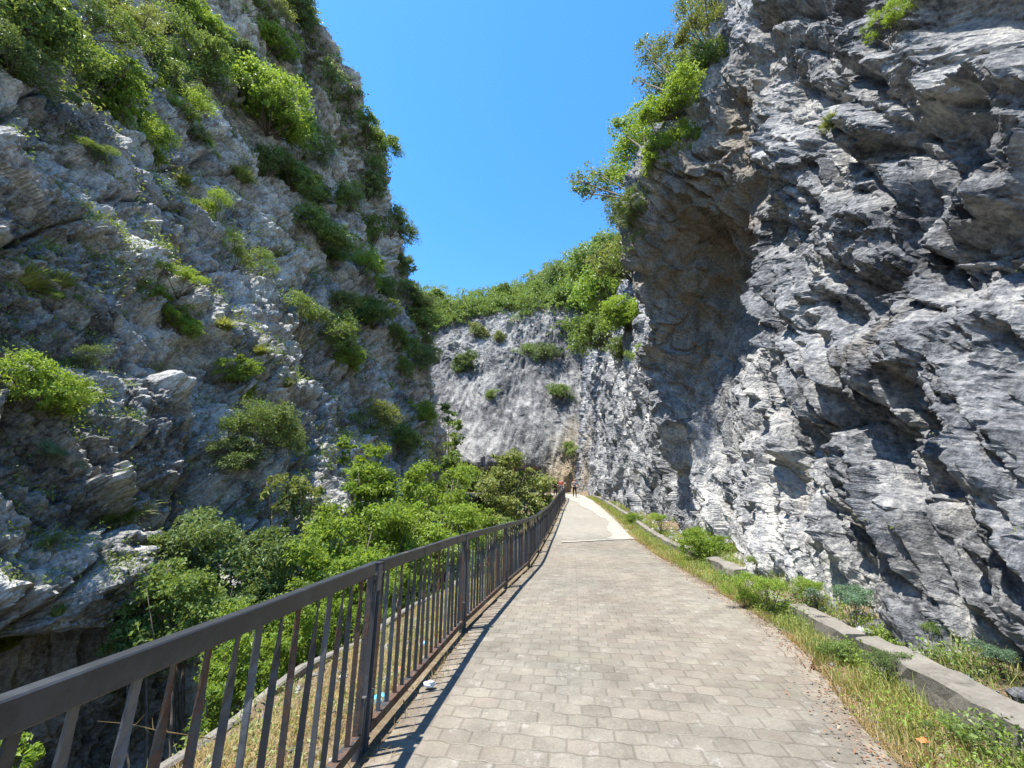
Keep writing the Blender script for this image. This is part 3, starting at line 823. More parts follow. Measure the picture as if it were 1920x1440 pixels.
# shrubs rooted on the rock, each found by the face it grows on: px, py, width in photo px, shape, tone, label
LS = 'shrubs growing on the ledges of the left cliff'
SHR_L = [
 (35, 70, 150, 'round', 'mid', 'dense shrub in the very top left corner of the cliff'),
 (95, 110, 130, 'roundb', 'mid', 'leafy shrub on the upper ledge beside the corner shrub'),
 (135, 60, 90, 'loose', 'mid', 'thin shrub above the upper ledge near the photo top'),
 (175, 165, 120, 'roundc', 'bright', 'yellow green shrub midway along the long upper left ledge'),
 (225, 215, 120, 'round', 'bright', 'bright shrub hanging at the lower right of the upper ledge'),
 (262, 262, 70, 'roundb', 'bright', 'bright shrub at the lowest tip of the upper left ledge'),
 (20, 130, 90, 'roundc', 'dark', 'dark shrub at the left edge under the corner shrub'),
 (250, 80, 80, 'loose', 'olive', 'sparse olive shrub near the top between two rock ribs'),
 (290, 125, 90, 'roundb', 'mid', 'grey green shrub left of the second diagonal ledge'),
 (320, 170, 80, 'round', 'mid', 'shrub halfway down the second diagonal ledge'),
 (370, 140, 90, 'roundc', 'mid', 'shrub at the top of the middle diagonal ledge'),
 (310, 215, 70, 'loose', 'bright', 'small bright shrub right of the hanging ledge shrub'),
 (345, 25, 90, 'round', 'bright', 'bright shrub at the top edge left of the smooth grey rib'),
 (375, 60, 60, 'roundb', 'bright', 'smaller bright shrub under the top edge one by the grey rib'),
 (455, 195, 120, 'round', 'bright', 'big leafy bush in the middle of the upper left cliff'),
 (505, 240, 110, 'roundb', 'bright', 'large bush joined to the right of the big leafy bush'),
 (545, 275, 70, 'roundc', 'mid', 'shrub at the right end of the big bush cluster'),
 (455, 150, 70, 'roundc', 'dark', 'dark shrub just above the big leafy bush'),
 (500, 95, 80, 'roundb', 'bright', 'bright bush left of the skyline below the photo top'),
 (530, 130, 70, 'round', 'mid', 'mid green bush below the bright one left of the skyline'),
 (455, 20, 70, 'loose', 'olive', 'wispy shrub at the top edge between rib and skyline'),
 (500, 325, 80, 'roundc', 'dark', 'dark shrub low on the ledge under the big bush'),
 (545, 350, 70, 'round', 'mid', 'green shrub right of the dark ledge shrub'),
 (580, 370, 60, 'roundb', 'dark', 'dark bush at the right end of the middle ledge'),
 (450, 330, 55, 'tuft', 'olive', 'pale tussock left of the dark ledge shrub'),
 (340, 340, 55, 'tuft', 'grass', 'rounded grass tussock in the centre of the upper cliff'),
 (350, 270, 45, 'loose', 'dark', 'small shrub above the rounded tussock'),
 (125, 285, 50, 'loose', 'dark', 'small dark plant in a crack under the upper ledge'),
 (180, 310, 40, 'loose', 'mid', 'small plant right of the crack plant under the upper ledge'),
 (410, 430, 65, 'loose', 'bright', 'pale green shrub in the centre of the left cliff'),
 (440, 500, 65, 'loose', 'mid', 'loose shrub below the pale centre shrub'),
 (515, 470, 60, 'tuft', 'olive', 'grassy clump on the diagonal crack right of centre'),
 (600, 450, 80, 'roundb', 'mid', 'bush on the inner cliff left of the far ribs'),
 (625, 490, 70, 'round', 'mid', 'bush under the inner cliff bush by the far ribs'),
 (40, 520, 90, 'tuft', 'grass', 'grass clump on the pale ledge at the left edge'),
 (110, 525, 60, 'tuft', 'olive', 'dry grass clump right of the left edge ledge'),
 (100, 580, 50, 'loose', 'mid', 'thin weed below the dry clump on the left edge'),
 (300, 590, 70, 'roundb', 'bright', 'bright shrub in the mid left wall above the dark chimney'),
 (335, 555, 55, 'loose', 'bright', 'small shrub touching the bright one above the chimney'),
 (335, 620, 60, 'round', 'bright', 'low half of the bright pair above the dark chimney'),
 (420, 610, 55, 'tuft', 'grass', 'grass clump right of the bright pair'),
 (560, 640, 95, 'loose', 'mid', 'wide thin shrub hanging on the central buttress'),
 (610, 660, 90, 'roundb', 'mid', 'thick shrub on the edge of the central buttress'),
 (650, 690, 60, 'round', 'bright', 'bright tip of growth on the buttress edge'),
 (450, 710, 70, 'roundc', 'bright', 'bright small bush over the dark gully'),
 (465, 745, 45, 'round', 'bright', 'yellow green bush just under the bright gully bush'),
 (490, 660, 40, 'tuft', 'grass', 'small tuft above the bright gully bush'),
 (540, 720, 45, 'tuft', 'olive', 'olive tuft right of the gully bush'),
 (45, 760, 110, 'roundb', 'bright', 'large fresh green shrub at the left edge halfway down'),
 (30, 840, 110, 'loose', 'mid', 'loose shrub under the large left edge shrub'),
 (120, 830, 100, 'loose', 'bright', 'spreading bright shrub right of the left edge shrub'),
 (60, 880, 60, 'loose', 'blue', 'bluish plant at the foot of the left edge shrubs'),
 (160, 700, 55, 'loose', 'dark', 'dark weeds on the ledge above the spreading shrub'),
 (430, 820, 90, 'looseb', 'mid', 'pale leaved shrub low on the wall left of centre'),
 (490, 830, 100, 'roundb', 'dark', 'broad dark shrub low on the wall left of centre'),
 (450, 870, 80, 'roundc', 'dark', 'dark shrub under the pale leaved one'),
 (235, 960, 90, 'tuft', 'grass', 'bright yellow green grass tuft sticking out of bare rock'),
 (195, 975, 50, 'tuft', 'olive', 'smaller tuft left of the bright grass tuft'),
 (25, 1200, 90, 'tuft', 'grass', 'grass clump on the lit ledge just above the railing at left'),
 (110, 1150, 45, 'tuft', 'mid', 'small dark tuft on rock above the railing at left'),
 (100, 1040, 40, 'loose', 'dark', 'small hanging weed under the rock lip at lower left'),
]
SHR_FAR = [   # far ribs and skyline of the left cliff
 (545, 30, 80, 'round', 'dark', 'dark bush on the left cliff skyline near the photo top'),
 (575, 70, 60, 'roundb', 'dark', 'second dark bush down the left skyline'),
 (600, 130, 55, 'far', 'mid', 'skyline bush level with the big leafy bush'),
 (625, 180, 60, 'farb', 'mid', 'bush on the skyline a third of the way down'),
 (650, 225, 60, 'far', 'dark', 'dark skyline bush under the third way bush'),
 (690, 270, 70, 'round', 'mid', 'large bush on the bulge of the left skyline'),
 (680, 320, 60, 'farb', 'mid', 'bush under the skyline bulge'),
 (655, 300, 50, 'far', 'olive', 'olive bush left of the skyline bulge'),
 (690, 370, 55, 'far', 'dark', 'dark bush in the notch below the bulge'),
 (665, 395, 50, 'farb', 'mid', 'bush left of the notch below the bulge'),
 (735, 440, 60, 'roundb', 'dark', 'dark bush on the lower skyline step'),
 (700, 460, 80, 'round', 'mid', 'broad bush left of the lower skyline step'),
 (675, 510, 60, 'farb', 'bright', 'bright bush on the rib below the broad bush'),
 (760, 520, 60, 'round', 'dark', 'dark bush on the skyline right above the far slab'),
 (775, 570, 55, 'roundb', 'dark', 'dark bush beside the top of the far slab'),
 (740, 560, 45, 'far', 'mid', 'bush between two ribs near the far slab'),
 (700, 610, 70, 'roundb', 'mid', 'bush at mid height on the far ribs'),
 (740, 650, 60, 'round', 'mid', 'bush on the far ribs below the mid height one'),
 (790, 690, 45, 'farb', 'dark', 'small dark bush on the outer rib by the slab'),
 (750, 700, 35, 'far', 'mid', 'little bush tucked between the outer ribs'),
 (785, 790, 50, 'far', 'bright', 'bright bush low between the outer ribs'),
 (695, 800, 60, 'farb', 'olive', 'olive growth in the lower gully of the ribs'),
 (745, 840, 55, 'far', 'mid', 'bush at the foot of the ribs left of the valley trees'),
 (720, 735, 30, 'far', 'bright', 'tiny bright plant on a bare rib'),
 (640, 580, 45, 'farb', 'olive', 'olive bush on the rock step left of the ribs'),
 (820, 600, 60, 'far', 'mid', 'bush in the corner where rib meets far slab'),
 (805, 655, 35, 'farb', 'mid', 'small bush under the corner where rib meets slab'),
]
SHR_C = [
 (875, 695, 60, 'round', 'dark', 'round dark bush alone on the left of the far slab'),
 (890, 630, 35, 'far', 'olive', 'small bush above the lone round bush on the slab'),
 (925, 745, 22, 'far', 'mid', 'tiny bush in the middle of the far slab'),
 (985, 665, 35, 'farb', 'mid', 'bush on the crack crossing the far slab'),
 (1028, 675, 50, 'far', 'dark', 'dark bush at the right end of the slab crack'),
 (985, 600, 30, 'farb', 'mid', 'small bush high on the slab under the ridge'),
 (1052, 745, 35, 'farb', 'mid', 'hanging bush on the right rim of the slab'),
 (930, 640, 26, 'far', 'olive', 'dry bush between the slab centre and the ridge'),
]
SHR_B = [   # slope above the right wall, beyond the buttress
 (1075, 640, 70, 'far', 'mid', 'bush on the left foot of the green slope'),
 (1100, 590, 90, 'farb', 'mid', 'bush in the middle of the green slope by the slab'),
 (1150, 560, 100, 'far', 'bright', 'bright broad bush in the centre of the green slope'),
 (1175, 610, 90, 'round', 'bright', 'fresh green bush at the lower right of the green slope'),
 (1135, 640, 80, 'farb', 'mid', 'bush over the lit wall at the slope foot'),
 (1185, 520, 80, 'farb', 'olive', 'olive bush high on the green slope beside the buttress'),
 (1120, 520, 80, 'far', 'mid', 'bush on the upper left of the green slope'),
 (1165, 670, 50, 'far', 'dark', 'dark bush hanging over the right wall'),
 (1195, 690, 40, 'loose', 'bright', 'small bright shrub touching the buttress edge'),
 (1150, 490, 70, 'far', 'mid', 'bush near the top of the green slope'),
 (1195, 470, 60, 'farb', 'mid', 'topmost bush of the green slope next to the buttress'),
 (1075, 850, 34, 'farb', 'mid', 'grey green bush on the pale corner above the walkers'),
]
SHR_R = [
 (1225, 330, 80, 'round', 'bright', 'yellow green bush on the buttress lip'),
 (1260, 215, 80, 'roundb', 'bright', 'bright bush on the buttress edge under the upright tree'),
 (1205, 395, 60, 'roundc', 'dark', 'dark bush hanging under the lip tree'),
 (1245, 280, 80, 'roundc', 'bright', 'bright hanging bush at the middle of the buttress edge'),
 (1300, 150, 90, 'roundb', 'mid', 'bush on the upper buttress edge'),
 (1330, 90, 90, 'loose', 'olive', 'pale wispy shrub high on the buttress edge'),
 (1345, 30, 95, 'roundc', 'olive', 'pale shrub at the photo top on the buttress edge'),
 (1670, 80, 60, 'loose', 'bright', 'sprig of bright leaves on bare rock at the top right'),
 (1640, 55, 30, 'loose', 'bright', 'small sprig left of the bright leaves at the top right'),
 (1560, 225, 40, 'tuft', 'olive', 'small dry tuft on a step of the right wall'),
 (1905, 430, 50, 'loose', 'mid', 'weed hanging at the right edge of the photo'),
]
def place_set(lst, name, cat, group, trees, out=0.30, seedo=0):
    for i, (px, py, w, shape, tone, lab) in enumerate(lst):
        h = None
        for dx, dy in ((0, 0), (-12, 12), (-25, 20), (12, 12), (25, 20), (-40, 30), (40, 40), (0, 50), (-60, 60), (70, 50)):
            h = hit(px + dx, py + dy + w * .12, trees)
            if h and h[3] in trees and not (group == LS and h[2] > 70): break
            h = None
        if not h: print('MISS', lab); continue
        l, n, dist, nm = h
        fwd = (l - EYE).dot(Vector((0, CP, SP)))
        size = w * fwd / FPX
        if shape == 'tuft': size *= .95; nm2 = 'grass_tuft'; c2 = 'grass tuft'
        else: size *= 1.08; nm2 = name; c2 = cat
        sd = -1 if l.x > 0 else 1
        if nm == 'C': n = Vector((0, -1, .4))
        else: n = Vector((sd, -.25, .3))
        n = n.normalized()
        p = l - n * size * .05
        tx = .45 * sd
        plant(nm2, p, size, shape, tone, lab, c2, group, seed=i + seedo, tilt=(random.Random(i).uniform(-.2, .3), tx))
place_set(SHR_L, 'shrub', 'shrub', LS, 'L')
place_set(SHR_FAR, 'shrub', 'shrub', 'shrubs on the ribs and skyline of the left cliff', 'L', seedo=50)
place_set(SHR_C, 'shrub', 'shrub', 'shrubs dotted over the far slab', 'C', seedo=90)
place_set(SHR_B, 'shrub', 'shrub', 'shrubs on the green slope above the right wall', 'RC', seedo=130)
place_set(SHR_R, 'shrub', 'shrub', 'shrubs on the right buttress', 'R', seedo=170)

# ---- trees with their own trunks and crowns
def tree(name, base, lobes, n, leaf, tone, label, cat, trunk_r, group=None, seed=1, clus=34, spread=.22, up=.5, droop=0, twigs=3, tl=None):
    base = Vector(base)
    o = empty(name, base, label, cat, group)
    rel = [tuple(Vector(l[:3]) - base) + (l[3],) for l in lobes]
    link('crown', crown_mesh('crown', seed, rel, n, leaf, LEAF[tone], clus, spread, up, 1.0, droop), o)
    link('trunk', stems_mesh('trunk', seed + 5, [tuple(Vector(l[:3]) - base) + (l[3],) for l in (tl or lobes)], trunk_r, twigs=twigs), o)
    return o
def L_(px, py, Y, rpx):
    p = at(px, py, Y); fwd = p[1] * CP + (p[2] - CAM_H) * SP
    return (p[0], p[1], p[2], rpx * fwd / FPX)
VG = 'trees and bushes filling the gorge below the railing'
SKIRT = True
def ragged(lobes, seed, m=6, f=.46):
    r = random.Random(seed); out = []
    for x, y, z, q in lobes:
        for i in range(m):
            v = Vector((r.gauss(0, 1), r.gauss(0, 1), r.gauss(0, 1))).normalized() * q * r.uniform(.35, 1.05)
            out.append((x + v.x, y + v.y, z + v.z * .9, q * f * r.uniform(.65, 1.35)))
        for i in range(3): out.append((x + r.uniform(-.7, .7) * q, y + r.uniform(-.7, .7) * q, z - q * r.uniform(.9, 1.9), q * f * 1.2))
    return out
def gtree(lob, base, n, leaf, *a, **k):
    sd = a[4] if len(a) > 4 else 1
    k.setdefault('twigs', 1); k.setdefault('spread', .30); k.setdefault('clus', 24)
    ll = [L_(*l) for l in lob]
    return tree('valley_tree', base, ragged(ll, sd) if sd != 15 else ragged(ll, sd, 9, .55), int(n * 1.15), leaf * 1.15, *a, tl=ll[:4], **k)
def foot(px, py, Y):
    p = at(px, py, Y); return (p[0], p[1], float(ground_z(np.array([p[0]]), np.array([p[1]]))[0]) - .1)
gtree([(960, 905, 27, 42), (1000, 915, 28, 36), (935, 930, 26, 38), (975, 870, 27.5, 30), (1020, 935, 29, 24), (925, 960, 25, 30), (990, 950, 27, 30), (945, 865, 27, 20)], foot(970, 960, 26), 13000, .17, 'olive',
      'rounded light green tree right beside the far end of the railing', 'tree', .16, VG, 11)
gtree([(700, 900, 15, 50), (690, 850, 15.5, 32), (655, 835, 15.6, 18), (735, 930, 15, 50), (665, 880, 14.5, 22), (765, 900, 16, 32), (680, 940, 14.5, 36)], foot(710, 960, 15), 9500, .115, 'bright',
      'slender bright tree with a pointed top left of the gorge centre', 'tree', .10, VG, 12, clus=26, spread=.26)
gtree([(540, 905, 12, 26), (500, 903, 11.8, 14), (585, 915, 12.4, 26), (560, 935, 12.2, 24), (610, 950, 12.6, 30)], foot(620, 1000, 12.6), 3000, .10, 'olive',
      'drooping pale branches reaching left against the dark rock', 'tree', .06, VG, 13, clus=22, droop=.6)
gtree([(800, 930, 19, 50), (850, 900, 20, 42), (875, 950, 19.5, 42), (815, 890, 20, 30), (760, 950, 18, 36), (900, 985, 18, 34), (850, 985, 17, 36)], foot(830, 980, 18), 12000, .12, 'bright',
      'broad light green tree in the centre of the gorge', 'tree', .13, VG, 14)
gtree([(845, 840, 36, 20), (850, 800, 37, 18), (842, 770, 38, 14), (858, 870, 35, 24), (880, 880, 34, 22), (835, 900, 33, 24)], foot(850, 900, 34), 5000, .22, 'mid',
      'tall thin tree at the foot of the left ribs', 'tree', .12, VG, 15)
gtree([(640, 1010, 10.5, 66), (700, 985, 11, 60), (610, 1060, 9.5, 60), (760, 1000, 11.5, 48), (680, 1050, 9.8, 60), (590, 1010, 10.2, 34)], foot(650, 1080, 10), 17000, .085, 'bright',
      'vivid green bush directly behind the railing left of the near post', 'bush', .06, VG, 16)
gtree([(800, 985, 13.5, 46), (850, 975, 14.5, 38), (770, 1030, 12, 46), (830, 1020, 12.8, 38), (880, 975, 15.5, 26)], foot(810, 1030, 12.8), 9500, .09, 'bright',
      'bright bush behind the second railing panel', 'bush', .05, VG, 17)
gtree([(390, 1010, 9.6, 56), (350, 980, 10, 36), (440, 1030, 9.4, 60), (320, 1030, 9.6, 40), (500, 1000, 9.8, 40), (480, 1070, 9, 56), (540, 1040, 9.4, 40)], foot(470, 1110, 8.6), 13000, .085, 'dark',
      'dark shrub with small leaves against the shaded rock wall', 'bush', .06, VG, 18)
gtree([(330, 1110, 8.4, 60), (270, 1125, 8.4, 42), (400, 1120, 8.2, 56), (240, 1160, 8.2, 26), (450, 1130, 8, 40)], foot(400, 1180, 7.6), 9000, .075, 'mid',
      'low spreading shrub just above the near railing', 'bush', .05, VG, 19)
gtree([(430, 1265, 6.2, 44), (385, 1300, 5.9, 36), (480, 1220, 6.6, 50), (455, 1180, 7.0, 44), (520, 1130, 7.6, 44), (530, 1180, 7.2, 50), (580, 1140, 7.8, 44), (500, 1260, 6.3, 30), (560, 1200, 7.0, 40)], foot(470, 1290, 6.1), 14000, .05, 'bright',
      'lush low bush seen through the near railing bars', 'bush', .03, VG, 20)
gtree([(640, 1150, 7.6, 40), (700, 1110, 8.5, 40), (760, 1080, 9.6, 40), (660, 1110, 8.2, 36), (720, 1150, 8.0, 30)], foot(690, 1170, 7.8), 9000, .055, 'bright',
      'low leafy growth behind the near post', 'bush', .03, VG, 21)
gtree([(20, 1400, 4.6, 26), (45, 1425, 4.4, 20)], foot(30, 1430, 4.4), 1500, .045, 'bright',
      'small leafy plant in the bottom left corner behind the railing', 'plant', .012, VG, 22)
gtree([(870, 1040, 12.3, 34), (925, 1010, 14.5, 28), (900, 1060, 11.5, 26), (960, 990, 17, 22)], foot(890, 1060, 11.5), 5000, .07, 'mid',
      'green growth low behind the third railing panel', 'bush', .03, VG, 23)

# trees on the lip of the right buttress
def rimtree(anchor, lobes, *a, **k):
    h = hit(*anchor, 'R')
    b = h[0] if h else Vector(at(anchor[0], anchor[1], 13))
    return tree('rim_tree', b, [L_(*l) for l in lobes], *a, **k)
RG = 'trees leaning out from the lip of the right buttress'
rimtree((1215, 385), [(1120, 345, 14.6, 26), (1085, 360, 14.8, 18), (1150, 330, 14.5, 20), (1105, 320, 14.8, 14), (1140, 370, 14.4, 12), (1080, 335, 14.8, 12)], 1700, .13, 'mid',
        'open branched tree reaching furthest left from the buttress lip', 'tree', .05, RG, 31, clus=16, spread=.3, twigs=6)
rimtree((1240, 330), [(1190, 290, 14.2, 44), (1175, 350, 14, 36), (1205, 240, 14.2, 36), (1190, 390, 13.8, 30), (1165, 245, 14.4, 22), (1180, 420, 13.8, 14)], 9000, .11, 'bright',
        'dense leafy tree hugging the buttress lip below the upright tree', 'tree', .07, RG, 32)
rimtree((1290, 190), [(1215, 105, 14.3, 24), (1240, 140, 14.2, 24), (1205, 80, 14.4, 12), (1230, 175, 14.2, 30), (1265, 170, 14, 30), (1190, 150, 14.4, 12)], 3600, .115, 'dark',
        'upright small tree with bare lower stem on the buttress edge', 'tree', .05, RG, 33, clus=20, spread=.26, twigs=5)
rimtree((1320, 110), [(1280, 130, 13.5, 34), (1305, 80, 13.5, 34), (1320, 30, 13.2, 40), (1345, -10, 13, 40)], 4800, .11, 'olive',
        'pale feathery tree at the top of the buttress edge', 'tree', .05, RG, 34)

# far wood along the ridge: reads as one mass; the few that stand out are trees of their own
rng = np.random.default_rng(8)
lob = []
for i in range(1150):
    px = rng.uniform(740, 1215)
    top = np.interp(px, [740, 800, 870, 940, 1000, 1040, 1100, 1160, 1215], [540, 535, 530, 520, 515, 492, 480, 465, 450])
    low = np.interp(px, [740, 800, 850, 900, 960, 1000, 1060, 1120, 1215], [600, 625, 618, 600, 588, 590, 570, 620, 600])
    py = top + (low - top) * rng.uniform(0, 1) ** .8
    h = hit(px, py, 'C')
    if not h: continue
    l = h[0]; r = rng.uniform(1.0, 2.3)
    lob.append((l.x, l.y, l.z + r * .6, r))
if lob:
    far = link('distant_wood', crown_mesh('distant_wood', 77, lob, 78000, .42, LEAF['mid'], 20, .22))
    tag(far, 'green wood covering the ridge above the pale slab', 'wood', kind='stuff')
for px, py, Yr, w, tone, lab in [(1042, 508, 95, 26, 'dark', 'dark tall tree standing above the ridge line'), (945, 538, 97, 18, 'mid', 'rounded tree crown rising from the ridge left of the dark tree'),
                                (1115, 497, 88, 22, 'mid', 'tree crown on the ridge right of the dark tree'), (820, 548, 97, 14, 'mid', 'small tree crown at the left end of the ridge')]:
    h = hit(px, py + w * 1.6, 'C')
    b = h[0] if h else Vector(at(px, py + w, Yr))
    Yc = b.y
    lobs = [L_(px, py, Yc, w * .55), L_(px - w * .5, py + w * .5, Yc, w * .5), L_(px + w * .5, py + w * .55, Yc, w * .5), L_(px, py + w * .9, Yc, w * .55)]
    tree('ridge_tree', b, lobs, 1500, .45, tone, lab, 'tree', .25, 'trees standing out on the ridge', int(px), clus=16)

# ------------------------------------------------------------------ grasses and weeds (ground cover)
def blades_mesh(name, X, Y, Z, hgt, wid, rng, mat, lean=.5, tonev=None):
    n = len(X)
    a = rng.uniform(0, 6.283, n)
    dirh = np.stack([np.cos(a), np.sin(a), 0 * a], 1); side = np.stack([-np.sin(a), np.cos(a), 0 * a], 1)
    base = np.stack([X, Y, Z], 1); sp = rng.uniform(.05, 1, n) * lean
    rows = []
    for t, w in ((0, 1), (.45, .9), (.8, .6), (1, .08)):
        c = base + dirh * (hgt * sp * t * t)[:, None]; c[:, 2] += hgt * t * (1 - .35 * sp * t)
        rows.append(np.stack([c - side * (wid * w)[:, None], c + side * (wid * w)[:, None]], 1))
    P = np.stack(rows, 1); V = P.reshape(-1, 3); b = (np.arange(n) * 8)[:, None]
    F = np.concatenate([b + np.array([2 * k, 2 * k + 1, 2 * k + 3, 2 * k + 2]) for k in range(3)], 1).reshape(-1, 4)
    tv = rng.uniform(0, 1, n) if tonev is None else tonev
    return mesh_from(name, V, F, mat, face_attrs={'tone': np.repeat(tv, 3)})
def patch(name, n, yr, dfun, hr, wr, mat, seed, label, cat, lean=.6, dens=None, ypow=1.6):
    rng = np.random.default_rng(seed)
    y = yr[0] + (yr[1] - yr[0]) * rng.uniform(0, 1, n) ** ypow
    x = dfun(y, rng)
    q = fbm(np.stack([x * 1.6, y * 1.6, 0 * x], 1), 3, seed)
    keep = q + rng.uniform(-.4, .4, n) > (dens if dens is not None else -.1)
    x, y, q = x[keep], y[keep], q[keep]
    z = ground_z(x, y) - .015
    n = len(x)
    h = rng.uniform(*hr, n) * (1 + .7 * q); w = rng.uniform(*wr, n) * np.clip(y / 6, .8, 4) ** .5
    tv = np.clip(.5 + q * .8 + rng.normal(0, .22, n), 0, 1)
    tag(link(name, blades_mesh(name, x, y, z, h, w, rng, mat, lean, tv)), label, cat, kind='stuff')
patch('verge_grass', 30000, (1.0, 40), lambda y, r: XR(y) - .10 + (XW(y) - XR(y) + .05) * r.uniform(0, 1, len(y)) ** .75, (.05, .21), (.0018, .0042), LEAF['grass'], 5,
      'green grass and weeds along the right edge of the path', 'grass', dens=-.22)
patch('dry_verge_grass', 52000, (1.0, 40), lambda y, r: XR(y) - .12 + (XW(y) - XR(y)) * r.uniform(0, 1, len(y)) ** 1.6, (.03, .12), (.0015, .0035), LEAF['dry'], 6,
      'straw coloured dry grass between the paving and the low wall', 'grass', dens=-.25)
patch('wall_top_weeds', 20000, (1.0, 40), lambda y, r: XW(y) + .26 + .75 * r.uniform(0, 1, len(y)), (.04, .22), (.002, .005), LEAF['grass'], 7,
      'weeds growing between the low wall and the rock foot', 'weeds', dens=.02)
patch('dry_slope_weeds', 52000, (1.2, 16), lambda y, r: XF(y) - .12 - 1.65 * r.uniform(0, 1, len(y)), (.03, .13), (.0015, .004), LEAF['dry'], 8,
      'dry yellow weeds on the bank outside the railing', 'weeds', lean=1.3, dens=-.3, ypow=1.3)
patch('green_slope_weeds', 22000, (1.2, 40), lambda y, r: XF(y) - .12 - 2.0 * r.uniform(0, 1, len(y)), (.04, .16), (.002, .005), LEAF['grass'], 9,
      'green weeds among the dry growth on the bank', 'weeds', lean=1.0, dens=.08, ypow=1.3)
patch('railing_foot_weeds', 5200, (1.5, 30), lambda y, r: XF(y) + .02 + .26 * r.uniform(0, 1, len(y)), (.02, .09), (.0012, .003), LEAF['dry'], 10,
      'thin weeds in the gap at the railing foot', 'weeds', lean=1.3, dens=.12, ypow=1.3)

# broad-leaved herbs mixed in the verge (too many to count)
def herb_cover(name, n, pos, leaf, tone, seed, label):
    rng = np.random.default_rng(seed); P = pos(rng, n)
    nr = rng.normal(size=(len(P), 3)) * .6 + np.array([0, 0, 1]); nr /= np.linalg.norm(nr, axis=1, keepdims=True)
    V, F = leaves(P, nr, leaf * rng.uniform(.5, 1.4, len(P)), rng, .6)
    tag(link(name, mesh_from(name, V, F, LEAF[tone], face_attrs={'tone': rng.uniform(0, 1, len(P))})), label, 'weeds', kind='stuff')
def clump_pos(yr, xf, hmax, nclump, rad):
    def f(rng, n):
        cy = yr[0] + (yr[1] - yr[0]) * rng.uniform(0, 1, nclump) ** 1.5; cx = xf(cy, rng); ch = rng.uniform(.3, 1, nclump) * hmax
        k = rng.integers(0, nclump, n)
        x = cx[k] + rng.normal(0, rad, n); y = cy[k] + rng.normal(0, rad, n)
        z = ground_z(x, y) + ch[k] * rng.uniform(.1, 1, n) * np.exp(-((x - cx[k]) ** 2 + (y - cy[k]) ** 2) / (2 * rad * rad) * .5)
        return np.stack([x, y, z], 1)
    return f
herb_cover('wall_herbs', 26000, clump_pos((1.5, 30), lambda y, r: XW(y) + r.uniform(-.18, .42, len(y)), .30, 95, .15), .030, 'mid', 27, 'leafy weeds climbing over the low wall')
herb_cover('verge_herbs', 46000, clump_pos((1.5, 38), lambda y, r: XR(y) + (XW(y) + .3 - XR(y)) * r.uniform(.1, 1.15, len(y)), .26, 330, .12), .026, 'bright', 21, 'leafy herbs tangled in the verge beside the low wall')
def gorge_pos(rng, n):
    y = 2.5 + 36 * rng.uniform(0, 1, n) ** 1.4; x = XF(y) - rng.uniform(2.2, 8.5, n)
    q = fbm(np.stack([x * .9, y * .9, 0 * x], 1), 3, 55)
    k = (q > -.15) & ((y > 6.5) | (x > -3.6)); x, y, q = x[k], y[k], q[k]
    z = ground_z(x, y) + rng.uniform(0, 1, len(x)) * (.5 + 1.3 * (q + .15))
    return np.stack([x, y, z], 1)
herb_cover('gorge_undergrowth', 52000, gorge_pos, .10, 'mid', 24, 'dense undergrowth covering the gorge floor below the trees')
herb_cover('bank_herbs', 15000, clump_pos((2, 26), lambda y, r: XF(y) - r.uniform(.3, 2.0, len(y)), .22, 150, .14), .030, 'olive', 22, 'small leafy herbs on the bank outside the railing')
def litter_pos(rng, n):
    y = 1.5 + 32 * rng.uniform(0, 1, n) ** 1.8
    x = XR(y) - .12 + rng.normal(0, .13, n)
    return np.stack([x, y, GZ(y) + .014 + rng.uniform(0, .006, n)], 1)
def flat_litter():
    rng = np.random.default_rng(31); P = litter_pos(rng, 5200)
    nr = rng.normal(size=(len(P), 3)) * .25 + np.array([0, 0, 1]); nr /= np.linalg.norm(nr, axis=1, keepdims=True)
    V, F = leaves(P, nr, .024 * rng.uniform(.4, 1.5, len(P)), rng, .5)
    m = Mat('dead_leaf', .9, .1); t = m.attr('tone')
    mt = m.done(m.ramp(t, [(0, (0.10, 0.045, 0.025)), (.6, (0.26, 0.14, 0.08)), (1, (0.42, 0.31, 0.20))]))
    tag(link('leaf_litter', mesh_from('leaf_litter', V, F, mt, face_attrs={'tone': rng.uniform(0, 1, len(P))})), 'brown dead leaves along the paving edge', 'leaf litter', kind='stuff')
flat_litter()

# broken stone at the rock foot and in the verge
def rubble(name, n, pos, smin, smax, seed, label, mat):
    rng = np.random.default_rng(seed); P = pos(rng, n)
    nu, nv = 7, 5; base = []
    for i in range(nv + 1):
        for j in range(nu):
            th, ph = math.pi * i / nv, 6.2832 * j / nu
            base.append((math.sin(th) * math.cos(ph), math.sin(th) * math.sin(ph), math.cos(th)))
    base = np.array(base); F0 = np.array([(i*nu + j, (i+1)*nu + j, (i+1)*nu + (j+1) % nu, i*nu + (j+1) % nu) for i in range(nv) for j in range(nu)])
    Vs, Fs = [], []
    for i, p in enumerate(P):
        b = base * (1 + .55 * vnoise(base * 1.4 + i * 3.7, seed))[:, None] * rng.uniform(.55, 1.1, 3) * np.array([1, 1, .7]) * (smin + (smax - smin) * rng.uniform() ** 3)
        a = rng.uniform(0, 6.28); c, s_ = math.cos(a), math.sin(a)
        Vs.append(np.stack([b[:, 0] * c - b[:, 1] * s_, b[:, 0] * s_ + b[:, 1] * c, b[:, 2]], 1) + p); Fs.append(F0 + i * len(base))
    me = mesh_from(name, np.concatenate(Vs), np.concatenate(Fs), mat, {'facet': np.repeat(rng.uniform(0, 1, len(P)), len(base)), 'ochre': np.zeros(len(P) * len(base))})
    tag(link(name, me), label, 'rubble', kind='stuff')
